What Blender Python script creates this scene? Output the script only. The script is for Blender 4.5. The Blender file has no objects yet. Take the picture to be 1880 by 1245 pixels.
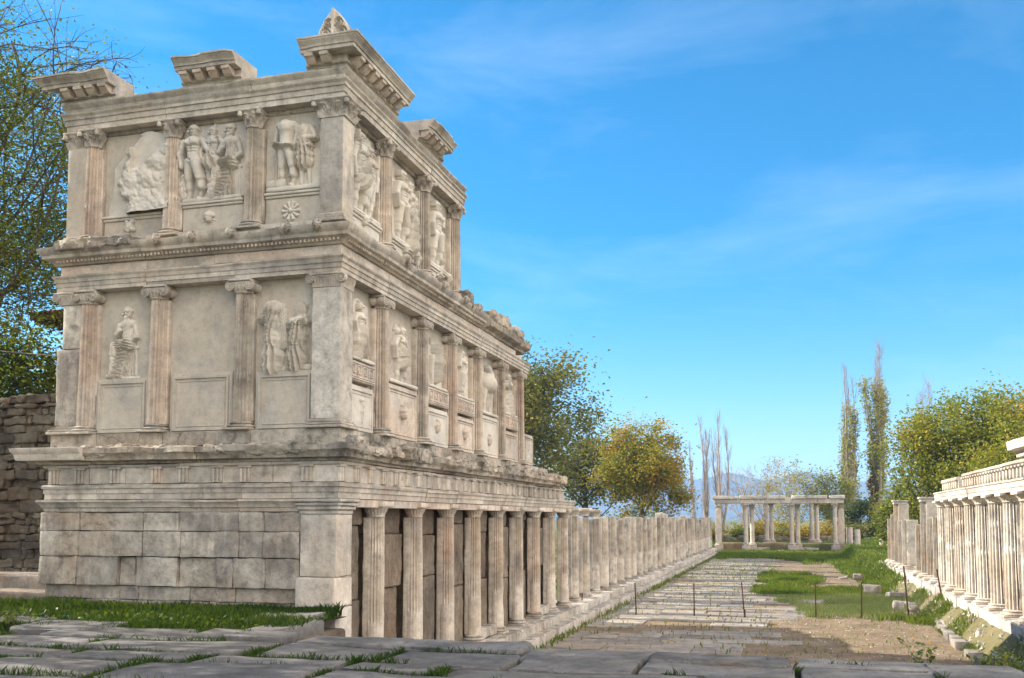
import bpy, math, random
import numpy as np
R = math.radians
S = bpy.context.scene
COL = S.collection
rng = np.random.default_rng(7)
random.seed(7)

# ------------------------------------------------------------------ noise
def _h(ix, iy, iz, seed):
    n = (ix.astype(np.int64)*374761393 + iy.astype(np.int64)*668265263 + iz.astype(np.int64)*2147483647 + seed*974634) & 0x7fffffff
    n = ((n ^ (n >> 13))*1274126177) & 0x7fffffff
    n = (n ^ (n >> 16)) & 0xffff
    return n/32767.5 - 1.0
def vnoise(P, seed=0):
    P = np.asarray(P, float); i = np.floor(P); f = P-i; f = f*f*(3-2*f)
    ix, iy, iz = i[..., 0], i[..., 1], i[..., 2]
    fx, fy, fz = f[..., 0], f[..., 1], f[..., 2]
    r = 0
    for a in (0, 1):
        for b in (0, 1):
            for c in (0, 1):
                w = (fx if a else 1-fx)*(fy if b else 1-fy)*(fz if c else 1-fz)
                r = r + w*_h(ix+a, iy+b, iz+c, seed)
    return r
def fbm(P, o=4, seed=0):
    P = np.asarray(P, float); r = 0; a = 1.0; t = 0
    for k in range(o):
        r = r + a*vnoise(P*(2.03**k)+k*17.3, seed+k); t += a; a *= .5
    return r/t

# ------------------------------------------------------------------ mesh building
class MB:
    def __init__(s): s.v = []; s.f = []; s.n = 0; s.uvtag = []
    def add(s, V, F):
        V = np.asarray(V, float).reshape(-1, 3)
        o = s.n; s.v.append(V); s.n += len(V)
        if isinstance(F, np.ndarray): F = F.tolist()
        s.f.extend([[i+o for i in q] for q in F])
        return s
    def grid(s, G, closeu=False, closev=False):
        G = np.asarray(G); nu, nv = G.shape[:2]
        iu = np.arange(nu if closeu else nu-1); iv = np.arange(nv if closev else nv-1)
        A, B = np.meshgrid(iu, iv, indexing='ij'); A2 = (A+1) % nu; B2 = (B+1) % nv
        F = np.stack([A*nv+B, A2*nv+B, A2*nv+B2, A*nv+B2], -1).reshape(-1, 4)
        return s.add(G.reshape(-1, 3), F)
    def mesh(s, name, mat, smooth=30):
        me = bpy.data.meshes.new(name)
        V = np.concatenate(s.v) if s.v else np.zeros((0, 3))
        me.from_pydata(V.tolist(), [], s.f); me.update()
        if smooth:
            me.shade_smooth()
            try: me.set_sharp_from_angle(angle=R(smooth))
            except Exception: pass
        for m in (mat if isinstance(mat, list) else [mat]): me.materials.append(m)
        return me
    def build(s, name, mat, parent=None, loc=None, smooth=30):
        o = bpy.data.objects.new(name, s.mesh(name, mat, smooth)); COL.objects.link(o)
        if parent: o.parent = parent
        if loc is not None: o.location = loc
        return o
def tag(o, label=None, cat=None, group=None, kind=None):
    if label: o['label'] = label
    if cat: o['category'] = cat
    if group: o['group'] = group
    if kind: o['kind'] = kind
    return o
def empty(name, loc, label, cat, group=None, rz=0):
    o = bpy.data.objects.new(name, None); COL.objects.link(o); o.location = loc; o.rotation_euler = (0, 0, rz)
    o.empty_display_size = .2
    return tag(o, label, cat, group)
def dup_tree(o, parent=None):
    c = o.copy(); COL.objects.link(c); c.parent = parent
    for ch in o.children: dup_tree(ch, c)
    return c
def link(me, name, parent=None, loc=(0, 0, 0), rz=0):
    o = bpy.data.objects.new(name, me); COL.objects.link(o); o.parent = parent; o.location = loc; o.rotation_euler = (0, 0, rz)
    return o

def rbox(mb, lo, hi, seg=(4, 4, 4), r=.02, amp=.0, freq=3., seed=0, M=None, chip=0.):
    """rounded, worn block"""
    lo = np.array(lo, float); hi = np.array(hi, float); r = min(r, .49*float(np.min(hi-lo)))
    def ax(n, a, b):
        t = np.linspace(a+r, b-r, n+1); return np.concatenate([[a], t, [b]])
    A = [ax(seg[k], lo[k], hi[k]) for k in range(3)]
    for k in range(3):
        i, j = (k+1) % 3, (k+2) % 3
        for side in (0, 1):
            a, b = np.meshgrid(A[i], A[j], indexing='ij'); G = np.zeros(a.shape+(3,))
            G[..., i] = a; G[..., j] = b; G[..., k] = hi[k] if side else lo[k]
            C = np.clip(G, lo+r, hi-r); d = G-C; n = np.linalg.norm(d, axis=-1, keepdims=True); n[n == 0] = 1
            u = d/n; P = C+u*r
            if amp or chip:
                q = P*freq
                P = P+u*(amp*fbm(q, 4, seed))[..., None]
                if chip:
                    e = (np.abs(d) > r*.4).sum(-1) >= 2
                    c = np.clip(fbm(P*2.3, 3, seed+5)-.05, 0, 1)
                    P = P-u*(chip*c*np.where(e, 1., .15))[..., None]
            if not side: P = P[::-1]
            if M is not None: P = P@np.array(M[0]).T+np.array(M[1])
            mb.grid(P)
    return mb
def rot(rx=0, ry=0, rz=0):
    cx, sx, cy, sy, cz, sz = math.cos(rx), math.sin(rx), math.cos(ry), math.sin(ry), math.cos(rz), math.sin(rz)
    X = np.array([[1, 0, 0], [0, cx, -sx], [0, sx, cx]]); Y = np.array([[cy, 0, sy], [0, 1, 0], [-sy, 0, cy]]); Z = np.array([[cz, -sz, 0], [sz, cz, 0], [0, 0, 1]])
    return Z@Y@X
def lathe(mb, prof, n=32, c=(0, 0, 0), shape='c', mod=None, sx=1., sy=1., amp=0, seed=0, cap=True):
    th = np.arange(n)/n*2*math.pi
    if shape == 'c': ux, uy = np.cos(th), np.sin(th)
    else:
        m = np.maximum(np.abs(np.cos(th+1e-6)), np.abs(np.sin(th+1e-6))); ux, uy = np.cos(th)/m, np.sin(th)/m
    P = np.array(prof, float); G = np.zeros((len(P), n, 3)); t = np.linspace(0, 1, len(P))
    rr = P[:, 0][:, None]*np.ones((1, n))
    if mod is not None: rr = rr+mod(th[None, :], t[:, None])
    G[..., 0] = rr*ux*sx; G[..., 1] = rr*uy*sy; G[..., 2] = P[:, 1][:, None]
    if amp: G[..., :2] *= (1+amp*fbm(G*7+seed, 3, seed))[..., None]
    G = G+np.array(c)
    mb.grid(G.transpose(1, 0, 2), closeu=True)
    if cap:
        k = len(P); o = mb.n-n*k
        mb.f.append([o+j*k+k-1 for j in range(n)]); mb.f.append([o+j*k for j in range(n)][::-1])
    return mb
def tube(mb, pts, rad, n=5):
    pts = np.asarray(pts, float); k = len(pts); rad = np.broadcast_to(np.asarray(rad, float), (k,))
    T = np.gradient(pts, axis=0); T /= np.linalg.norm(T, axis=1, keepdims=True)+1e-9
    ref = np.where(np.abs(T[:, 2:3]) > .9, np.array([[1., 0, 0]]), np.array([[0, 0, 1.]]))
    A = np.cross(T, ref); A /= np.linalg.norm(A, axis=1, keepdims=True)+1e-9; B = np.cross(T, A)
    th = np.arange(n)/n*2*math.pi
    G = pts[:, None]+rad[:, None, None]*(np.cos(th)[None, :, None]*A[:, None]+np.sin(th)[None, :, None]*B[:, None])
    mb.grid(G.transpose(1, 0, 2)[::-1], closeu=True)
    return mb

# ------------------------------------------------------------------ materials
class NT:
    def __init__(s, name):
        s.m = bpy.data.materials.new(name); s.m.use_nodes = True; s.t = s.m.node_tree; s.t.nodes.clear()
        s.out = s.n('ShaderNodeOutputMaterial')
    def n(s, ty, **kw):
        x = s.t.nodes.new(ty)
        for k, v in kw.items(): setattr(x, k, v)
        return x
    def l(s, a, b): s.t.links.new(a, b)
    def pos(s, scale=(1, 1, 1), obj=False, loc=(0, 0, 0)):
        if obj: a = s.n('ShaderNodeTexCoord').outputs['Object']
        else: a = s.n('ShaderNodeNewGeometry').outputs['Position']
        mp = s.n('ShaderNodeMapping'); mp.inputs['Scale'].default_value = scale; mp.inputs['Location'].default_value = loc; s.l(a, mp.inputs[0]); return mp.outputs[0]
    def noise(s, v, sc, det=6, rough=.55, dist=0):
        x = s.n('ShaderNodeTexNoise'); x.inputs['Scale'].default_value = sc; x.inputs['Detail'].default_value = det
        x.inputs['Roughness'].default_value = rough; x.inputs['Distortion'].default_value = dist; s.l(v, x.inputs['Vector']); return x.outputs['Fac']
    def ramp(s, v, stops):
        x = s.n('ShaderNodeValToRGB'); e = x.color_ramp.elements
        while len(e) < len(stops): e.new(.5)
        for q, (p, c) in zip(e, stops):
            q.position = p; q.color = (*c, 1) if isinstance(c, (tuple, list)) else (c, c, c, 1)
        s.l(v, x.inputs[0]); return x.outputs[0]
    def mix(s, f, a, b, mode='MIX'):
        x = s.n('ShaderNodeMix', data_type='RGBA', blend_type=mode)
        for sock, val in ((x.inputs['Factor'], f), (x.inputs['A'], a), (x.inputs['B'], b)):
            pass
        ins = [i for i in x.inputs if i.enabled]
        for sock, val in zip(ins, (f, a, b)):
            if isinstance(val, (int, float)): sock.default_value = val
            elif isinstance(val, (tuple, list)): sock.default_value = (*val, 1)
            else: s.l(val, sock)
        return [o for o in x.outputs if o.enabled][0]
    def math(s, op, a, b=None):
        x = s.n('ShaderNodeMath', operation=op)
        for i, v in enumerate((a, b)):
            if v is None: continue
            if isinstance(v, (int, float)): x.inputs[i].default_value = v
            else: s.l(v, x.inputs[i])
        return x.outputs[0]
    def bump(s, h, st=.4, d=.02, prev=None):
        x = s.n('ShaderNodeBump'); x.inputs['Strength'].default_value = st; x.inputs['Distance'].default_value = d; s.l(h, x.inputs['Height'])
        if prev is not None: s.l(prev, x.inputs['Normal'])
        return x.outputs[0]
    def bsdf(s, col, rough=.85, nrm=None, spec=.25, trans=None):
        b = s.n('ShaderNodeBsdfPrincipled')
        if isinstance(col, (tuple, list)): b.inputs['Base Color'].default_value = (*col, 1)
        else: s.l(col, b.inputs['Base Color'])
        b.inputs['Roughness'].default_value = rough; b.inputs['Specular IOR Level'].default_value = spec
        if nrm is not None: s.l(nrm, b.inputs['Normal'])
        s.l(b.outputs[0], s.out.inputs[0]); return s.m

def stone(name, dark, light, warm, warm_amt=.5, dirt=.6, top=.8, fine=1., rough_bump=.5, streak=.5, off=0., patch=(.30, .2, .15), crack=.0, island=True):
    k = NT(name); p = k.pos(loc=(off, off*.7, off*1.3)); 
    n1 = k.noise(p, 1.3, 8, .62); n2 = k.noise(p, .45, 5, .5, .6); n3 = k.noise(p, 6, 8, .7)
    c = k.ramp(n1, [(.28, dark), (.62, light)])
    w = k.ramp(n2, [(.46, 0.), (.66, warm_amt)]); c = k.mix(w, c, warm)
    # cool grey patina patches
    g = k.ramp(k.noise(p, .9, 6, .6, .4), [(.5, 0.), (.72, .55)]); c = k.mix(g, c, tuple(.72*x for x in (dark[2]*1.08, dark[2]*1.08, dark[2]*1.1)))
    # fine mottling
    c = k.mix(.65*fine, c, k.ramp(n3, [(.3, .42), (.5, .88), (.66, 1.08)]), 'MULTIPLY'); c = k.mix(.35*fine, c, k.ramp(k.noise(p, 28, 5, .7), [(.33, .45), (.5, .96), (.7, 1.1)]), 'MULTIPLY')
    ge0 = k.n('ShaderNodeNewGeometry'); c = k.mix(1., c, k.ramp(ge0.outputs['Random Per Island'], [(0., (.74, .73, .74)), (.35, (.92, .90, .87)), (.6, (1.0, .97, .93)), (1., (1.10, 1.09, 1.07))]), 'MULTIPLY') if island else c
    # vertical rain streaks
    sp = k.pos((5, 5, .45)); sn = k.ramp(k.math('MULTIPLY', k.noise(sp, 1.2, 6, .6), k.ramp(k.noise(p, .7, 3), [(.35, .3), (.65, 1.2)])), [(.42, 0.), (.62, streak)])
    c = k.mix(sn, c, (.085, .075, .065))
    # reddish plaster patches
    pn = k.ramp(k.noise(k.pos(loc=(3+off, 1, 8)), .55, 6, .65), [(.62, 0.), (.68, .7*warm_amt)]); c = k.mix(pn, c, patch)
    # dark lichen on upward faces
    ge = k.n('ShaderNodeNewGeometry'); sx = k.n('ShaderNodeSeparateXYZ'); k.l(ge.outputs['Normal'], sx.inputs[0])
    up = k.ramp(sx.outputs[2], [(.25, 0.), (.75, 1.)])
    ln = k.ramp(k.noise(p, 3.2, 7, .65), [(.34, 1.), (.6, 0.)])
    c = k.mix(k.math('MULTIPLY', k.math('MULTIPLY', up, ln), top), c, (.06, .058, .055))
    dn = k.ramp(k.noise(k.pos(loc=(9, 4+off, 2)), 2.1, 8, .7), [(.56, 0.), (.74, dirt)]); c = k.mix(dn, c, (.075, .068, .06))
    # hairline cracks
    vo = k.n('ShaderNodeTexVoronoi', feature='DISTANCE_TO_EDGE'); vo.inputs['Scale'].default_value = .8
    dv = k.n('ShaderNodeVectorMath', operation='ADD'); nn = k.n('ShaderNodeTexNoise'); nn.inputs['Scale'].default_value = 2.2; nn.inputs['Detail'].default_value = 5; k.l(p, nn.inputs['Vector'])
    sc = k.n('ShaderNodeVectorMath', operation='SCALE'); sc.inputs['Scale'].default_value = .6; k.l(nn.outputs['Color'], sc.inputs[0]); k.l(p, dv.inputs[0]); k.l(sc.outputs[0], dv.inputs[1]); k.l(dv.outputs[0], vo.inputs['Vector'])
    ck = k.math('MULTIPLY', k.ramp(vo.outputs['Distance'], [(0., 1.), (.012, 0.)]), k.ramp(n2, [(.45, 0.), (.6, crack)])); c = k.mix(ck, c, (.07, .06, .05))
    b = k.bump(k.noise(p, 55, 5, .7), .35*rough_bump, .01); b = k.bump(k.noise(p, 9, 8, .7), .55*rough_bump, .03, b); b = k.bump(k.math('SUBTRACT', 1., ck), .3, .01, b)
    return k.bsdf(c, .85, b, .2)

MARBLE = stone('weathered_marble', (.41, .37, .315), (.65, .61, .545), (.57, .47, .37), .5, .7, .95, 1., .9, .28)
MARBLE_RELIEF = stone('relief_marble', (.54, .50, .43), (.70, .66, .585), (.58, .49, .39), .3, .06, .15, .45, .3, .06, island=False)
MARBLE_ROUGH = stone('broken_marble', (.20, .185, .16), (.60, .555, .48), (.50, .38, .26), .4, 1., 1., 1.2, 1.6, .6, 5., crack=.6)
MARBLE_GREY = stone('grey_marble', (.40, .37, .33), (.67, .63, .565), (.52, .42, .32), .35, .75, .85, 1.1, 1.2, .4, 11., crack=.3)
MARBLE_WARM = stone('rosy_marble', (.54, .47, .40), (.72, .65, .57), (.62, .47, .375), .55, .35, .85, .9, .9, .22, 21.)
MARBLE_BRIGHT = stone('pale_marble', (.55, .50, .43), (.74, .69, .62), (.60, .48, .36), .45, .35, .7, .9, .8, .25, 31.)
MARBLE_SUN = stone('clean_pale_marble', (.52, .465, .38), (.70, .65, .57), (.60, .43, .27), .55, .35, .6, .9, .8, .15, 37.)
PODIUM = stone('podium_ashlar', (.28, .25, .21), (.60, .555, .485), (.38, .265, .17), .75, .9, .7, 1.2, 1.4, .35, 41., crack=.7)
PLASTER = stone('lime_plaster', (.48, .435, .365), (.56, .515, .44), (.52, .43, .325), .35, .1, .2, .6, .5, .12, 51., island=False)
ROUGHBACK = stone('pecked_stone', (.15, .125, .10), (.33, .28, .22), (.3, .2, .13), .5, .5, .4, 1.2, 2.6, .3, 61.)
RUBBLE = stone('rubble_stone', (.07, .058, .046), (.25, .215, .165), (.20, .13, .08), .5, .6, .3, 1.2, 1.8, .2, 71., patch=(.2, .16, .12))
PAVE = stone('pavement_stone', (.085, .085, .084), (.185, .182, .178), (.165, .148, .122), .4, .5, 0., 1.1, 1.2, 0., 81., crack=.6)
STREETSTONE = stone('street_stone', (.185, .168, .148), (.375, .34, .295), (.35, .275, .205), .4, .5, 0., 1., 1.1, 0., 91., crack=.5)

def soil_mat(name, a, b, c2, grass=0.):
    k = NT(name); p = k.pos(); n = k.noise(p, .8, 9, .65); c = k.ramp(n, [(.3, a), (.65, b)])
    c = k.mix(k.ramp(k.noise(p, 3.5, 6, .6), [(.5, 0.), (.7, .6)]), c, c2)
    c = k.mix(.5, c, k.ramp(k.noise(p, 25, 6, .7), [(.3, .4), (.65, 1.)]), 'MULTIPLY')
    if grass:
        g = k.ramp(k.noise(k.pos(loc=(4, 2, 0)), .22, 6, .6), [(.40, 0.), (.56, grass)]); c = k.mix(g, c, k.ramp(k.noise(p, 7, 5, .7), [(.3, (.03, .06, .012)), (.7, (.11, .15, .035))]))
    bb = k.bump(k.noise(p, 20, 8, .7), .7, .04); return k.bsdf(c, .95, bb, .1)
SOIL = soil_mat('dry_earth', (.13, .095, .062), (.28, .21, .14), (.34, .275, .19))
MEADOW = soil_mat('meadow_ground', (.16, .12, .06), (.27, .21, .11), (.10, .12, .035), .9)
DARKSOIL = soil_mat('damp_earth', (.05, .04, .025), (.11, .085, .05), (.06, .075, .025))

def leaf_mat(name, stops, tr=.45, clump=.35):
    k = NT(name); ge = k.n('ShaderNodeNewGeometry'); p = k.pos()
    v = k.math('ADD', k.math('MULTIPLY', ge.outputs['Random Per Island'], .5), k.math('MULTIPLY', k.noise(p, clump, 4, .6), .9))
    c = k.ramp(k.math('SUBTRACT', v, .2), stops)
    b = k.n('ShaderNodeBsdfPrincipled'); k.l(c, b.inputs['Base Color']); b.inputs['Roughness'].default_value = .5; b.inputs['Specular IOR Level'].default_value = .3
    t = k.n('ShaderNodeBsdfTranslucent'); k.l(k.mix(.5, c, (.26, .32, .02), 'MIX'), t.inputs[0])
    mx = k.n('ShaderNodeMixShader'); mx.inputs[0].default_value = tr; k.l(b.outputs[0], mx.inputs[1]); k.l(t.outputs[0], mx.inputs[2]); k.l(mx.outputs[0], k.out.inputs[0])
    return k.m
L_GREEN = leaf_mat('green_leaves', [(.1, (.02, .036, .006)), (.4, (.05, .075, .012)), (.66, (.10, .115, .016)), (.88, (.26, .19, .025)), (1., (.36, .17, .03))])
L_DARK = leaf_mat('olive_leaves', [(.1, (.045, .05, .014)), (.42, (.10, .105, .024)), (.68, (.19, .17, .03)), (.88, (.44, .28, .015))], .35, .25)
L_AUTUMN = leaf_mat('autumn_leaves', [(.05, (.08, .11, .012)), (.36, (.17, .19, .018)), (.54, (.34, .27, .018)), (.74, (.52, .27, .014)), (.95, (.50, .16, .012))], .4, .3)
L_YELLOWGREEN = leaf_mat('yellowing_leaves', [(.05, (.06, .09, .012)), (.4, (.15, .18, .02)), (.68, (.28, .26, .025)), (.9, (.40, .24, .02)), (1., (.30, .09, .03))], .4, .3)
L_GOLD = leaf_mat('golden_leaves', [(.1, (.16, .14, .015)), (.5, (.42, .28, .02)), (.9, (.52, .28, .02))], .4, .6)
L_SPARSE = leaf_mat('poplar_leaves', [(.1, (.20, .20, .05)), (.5, (.36, .32, .07)), (.9, (.50, .40, .09))], .45, .4)
L_IVY = leaf_mat('ivy_leaves', [(.1, (.018, .035, .008)), (.6, (.05, .075, .014)), (.9, (.11, .11, .02))], .25, .4)
L_RED = leaf_mat('red_creeper', [(.1, (.08, .09, .015)), (.5, (.26, .10, .03)), (.9, (.36, .08, .03))], .3, .4)
GRASS = leaf_mat('grass_blades', [(.1, (.010, .032, .004)), (.5, (.022, .062, .006)), (.85, (.045, .085, .010)), (1., (.10, .11, .02))], .3, .5)
GRASS_SUN = leaf_mat('meadow_blades', [(.1, (.05, .10, .010)), (.42, (.10, .165, .016)), (.7, (.17, .21, .03)), (.9, (.30, .27, .08)), (1., (.36, .30, .13))], .4, .45)
def bark(name, a, b):
    k = NT(name); p = k.pos((4, 4, 1)); n = k.noise(p, 3, 6, .65); return k.bsdf(k.ramp(n, [(.3, a), (.7, b)]), .9, k.bump(n, .6, .03), .15)
BARK = bark('bark', (.06, .045, .032), (.16, .125, .095)); BARK_PALE = bark('pale_bark', (.24, .195, .165), (.44, .37, .31))
def metal(name, c, r):
    k = NT(name); p = k.pos(); n = k.noise(p, 14, 5, .6); cc = k.mix(k.ramp(n, [(.4, 0.), (.65, .7)]), c, tuple(x*.5 for x in c))
    k.bsdf(cc, r, None, .4); k.t.nodes['Principled BSDF'].inputs['Metallic'].default_value = .4; return k.m
RUST = metal('rusty_iron', (.095, .045, .036), .8); WIRE = metal('galvanised_wire', (.32, .30, .28), .5); CABLE = metal('cable', (.10, .10, .10), .6)
def roof_mat():
    k = NT('clay_tiles'); p = k.pos(); return k.bsdf(k.ramp(k.noise(p, 4, 5), [(.3, (.22, .06, .03)), (.7, (.42, .15, .08))]), .85)
TILE = roof_mat()
k_ = NT('dark_timber'); WOOD = k_.bsdf(k_.ramp(k_.noise(k_.pos((2, 2, 12)), 3, 5), [(.3, (.07, .03, .018)), (.7, (.16, .07, .04))]), .7)
k_ = NT('house_render'); HWALL = k_.bsdf(k_.ramp(k_.noise(k_.pos(), 2, 6), [(.3, (.42, .33, .24)), (.7, (.58, .5, .4))]), .9)
k_ = NT('hill_forest'); HILLM = k_.bsdf(k_.mix(k_.ramp(k_.noise(k_.pos(), .012, 8, .65), [(.4, 0.), (.6, 1.)]), (.035, .05, .025), (.12, .105, .07)), .95)

# ------------------------------------------------------------------ face maps (u along wall, v up, d outward)
def FL(u, v, d): return np.stack([u, -d, v], -1)            # faces -Y (toward the plaza)
def FS(u, v, d): return np.stack([d, u, v], -1)             # faces +X (toward the street)

# ------------------------------------------------------------------ mouldings along the L of the building
def course(mb, prof, xa, yb, xbreaks=None, ybreaks=None, seg=.12, ero=.0, amp=.006, freq=3., seed=0, left=True, street=True, inner=-.35, y0=0., lret=True, tri=None, x1=0.):
    """prof: list of (o, z) bottom -> top on the outside. Blocks with open joints, mitred at the corner x=0,y=0."""
    P = np.array([(inner, prof[0][1])]+list(prof)+[(inner, prof[-1][1])], float)
    # densify the profile
    Q = [P[0]]
    for a, b in zip(P[:-1], P[1:]):
        m = max(1, int(np.hypot(*(b-a))/.07))
        for i in range(1, m+1): Q.append(a+(b-a)*i/m)
    Q = np.array(Q); o = Q[:, 0]; z = Q[:, 1]; omax = max(o.max(), .01)
    w = np.clip(o/omax, 0, 1)
    def emit(ts, mitre_first, mitre_last, face, sgn, jo, jz):
        n = len(ts); G = np.zeros((n, len(o), 3)); OO = o[None, :]+0*ts[:, None]+jo; ZZ = z[None, :]+0*ts[:, None]+jz; TT = ts[:, None]+0*o[None, :]
        if mitre_last: TT[-1] = TT[-1]+sgn*o
        if mitre_first: TT[0] = TT[0]-sgn*o
        Pp = FL(TT, ZZ, OO) if face == 'L' else FS(TT, ZZ, OO)
        nz = fbm(Pp*freq, 4, seed); OO = OO+amp*nz*w[None, :]
        if ero:
            c = np.clip(fbm(Pp*1.15+seed, 4, seed+3)+.08, 0, 1)*ero
            OO = OO-c*w[None, :]**.7; tz = (z-z.min())/max(1e-6, z.max()-z.min()); ZZ = ZZ-(c*.55*(tz**2)*(.3+.7*w))[...]
            OO = OO+ero*.18*fbm(Pp*6, 3, seed+9)*np.clip(c*6, 0, 1)*w[None, :]
        else: ZZ = ZZ+amp*.5*fbm(Pp*freq+9, 3, seed)*w[None, :]
        if mitre_last: OO[-1] = o+ (OO[-1]-o)*0+0; ZZ[-1] = z
        if mitre_first and face == 'S': OO[0] = o; ZZ[0] = z
        if mitre_last: TT[-1] = ts[-1]+sgn*o
        Pp = FL(TT, ZZ, OO) if face == 'L' else FS(TT, ZZ, OO)
        mb.grid(Pp); k = len(o); base = mb.n-n*k
        if not mitre_first or face == 'L': mb.f.append([base+i for i in range(k)])
        if not mitre_last: mb.f.append([base+(n-1)*k+i for i in range(k)][::-1])
    if left:
        br = [xa]+list(xbreaks or [])+[x1]
        for i, (a, b) in enumerate(zip(br[:-1], br[1:])):
            last = i == len(br)-2; rr = random.Random(seed*31+i)
            ts = np.linspace(a+(.004 if i else 0), b-(0 if last else .004), max(2, int((b-a)/seg)+1))
            if last and x1 == 0: ts = np.concatenate([ts[ts < -.3], [0.]])
            emit(ts, i == 0 and lret, last and x1 == 0, 'L', 1, 0 if last else rr.uniform(-.012, .012), 0 if last else rr.uniform(-.006, .006))
    if street:
        br = [y0]+list(ybreaks or [])+[yb]
        for i, (a, b) in enumerate(zip(br[:-1], br[1:])):
            first = i == 0 and y0 == 0; rr = random.Random(seed*57+i)
            ts = np.linspace(a+(0 if first else .004), b-.004, max(2, int((b-a)/seg)+1))
            if first: ts = np.concatenate([[0.], ts[ts > .3]])
            emit(ts, first, False, 'S', 1, 0 if first else rr.uniform(-.012, .012), 0 if first else rr.uniform(-.006, .006))
    return mb

# ------------------------------------------------------------------ columns (local: base at origin, front -Y)
def shaft_mesh(name, h, r, mat, nf=18, smooth_to=0., amp=.006, seed=0, dmg=.0, pier=None, cuts=(), n=108, nz=26, flute=.27):
    mb = MB(); th = np.arange(n)/n*2*math.pi; t = np.linspace(0, 1, nz)
    T, H = np.meshgrid(t, th, indexing='ij')
    fl = np.abs(np.sin(nf/2*H)); dep = flute*r*np.where(T < smooth_to, 0.06, 1.)
    for c in cuts: dep = dep*np.where(np.abs(T-c) < .012, .1, 1)
    rr = r*(1-.14*T**1.3)-dep*fl
    P = np.stack([rr*np.cos(H), rr*np.sin(H), T*h], -1)
    q = P*np.array([3, 3, 1.6])+seed*7.7
    ns = fbm(q, 4, seed); ch = np.clip(fbm(q*.9+31, 3, seed+4)-.22, 0, 1)
    s = 1+amp/r*ns-dmg/r*ch
    P[..., 0] *= s; P[..., 1] *= s
    mb.grid(P.transpose(1, 0, 2), closeu=True)
    k = nz; mb.f.append([j*k+k-1 for j in range(n)])
    if pier:
        pw, pd0, pd1 = pier   # half width, from y=pd0 to pd1
        rbox(mb, (-pw, pd0, 0), (pw, pd1, h), (3, 3, 16), .02, .02*1, 1.7, seed+3, chip=.06+dmg)
    return mb.mesh(name, mat, 40)
def base_mesh(name, r, mat, h=.17, plinth=.06, half=False, seed=0):
    mb = MB(); p = [(r*1.30, plinth)]
    for k in range(7): a = -math.pi/2+math.pi*k/6; p.append((r*1.27+.32*(h-plinth)*math.cos(a), plinth+.22*(h-plinth)+.22*(h-plinth)*math.sin(a)))
    p += [(r*1.16, plinth+.5*(h-plinth)), (r*1.09, plinth+.62*(h-plinth))]
    for k in range(6): a = -math.pi/2+math.pi*k/5; p.append((r*1.1+.22*(h-plinth)*math.cos(a), plinth+.78*(h-plinth)+.14*(h-plinth)*math.sin(a)))
    p += [(r*1.02, h), (r*.9, h+.002)]
    lathe(mb, p, 36, amp=.03, seed=seed)
    if plinth: rbox(mb, (-r*1.45, -r*1.45, 0), (r*1.45, r*1.45, plinth), (4, 4, 1), .012, .01, 4, seed, chip=.03)
    return mb.mesh(name, mat, 40)
def leafmod(dep, k=8):
    def m(th, t):
        a = np.clip(np.cos(k*th), -1, 1)*np.exp(-((t-.28)/.2)**2)*.6*dep
        b = np.clip(np.cos(k*th+math.pi), -1, 1)*np.exp(-((t-.62)/.2)**2)*.8*dep
        tip = dep*1.1*np.exp(-((t-.44)/.05)**2)*np.clip(np.cos(k*th), 0, 1)+dep*1.2*np.exp(-((t-.78)/.05)**2)*np.clip(np.cos(k*th+math.pi), 0, 1)
        vein = dep*.35*np.sin(5*k*th)*np.clip(np.sin(t*math.pi), 0, 1)
        return a+b+tip+vein
    return m
def corinthian(name, r, h, mat, shape='c', sx=1., sy=1., seed=0):
    mb = MB(); t = np.linspace(0, 1, 26)
    p = [(r*(.98+.10*x+.34*x**4), h*.86*x) for x in t]
    lathe(mb, p, 120, shape=shape, mod=leafmod(.04), sx=sx, sy=sy, amp=.1, seed=seed)
    for ax in (-1, 1):
        for ay in (-1, 1):
            c = np.array([ax*r*1.22*sx, ay*r*1.22*sy, h*.74])
            lathe(mb, [(.0, -.05), (.045, -.05), (.055, -.02), (.045, .03), (.03, .05), (0, .06)], 10, c=c, amp=.2, seed=seed)
    rbox(mb, (-r*1.42*sx, -r*1.42*sy, h*.86), (r*1.42*sx, r*1.42*sy, h), (5, 5, 1), .02, .012, 5, seed, chip=.06)
    return mb.mesh(name, mat, 40)
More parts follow.
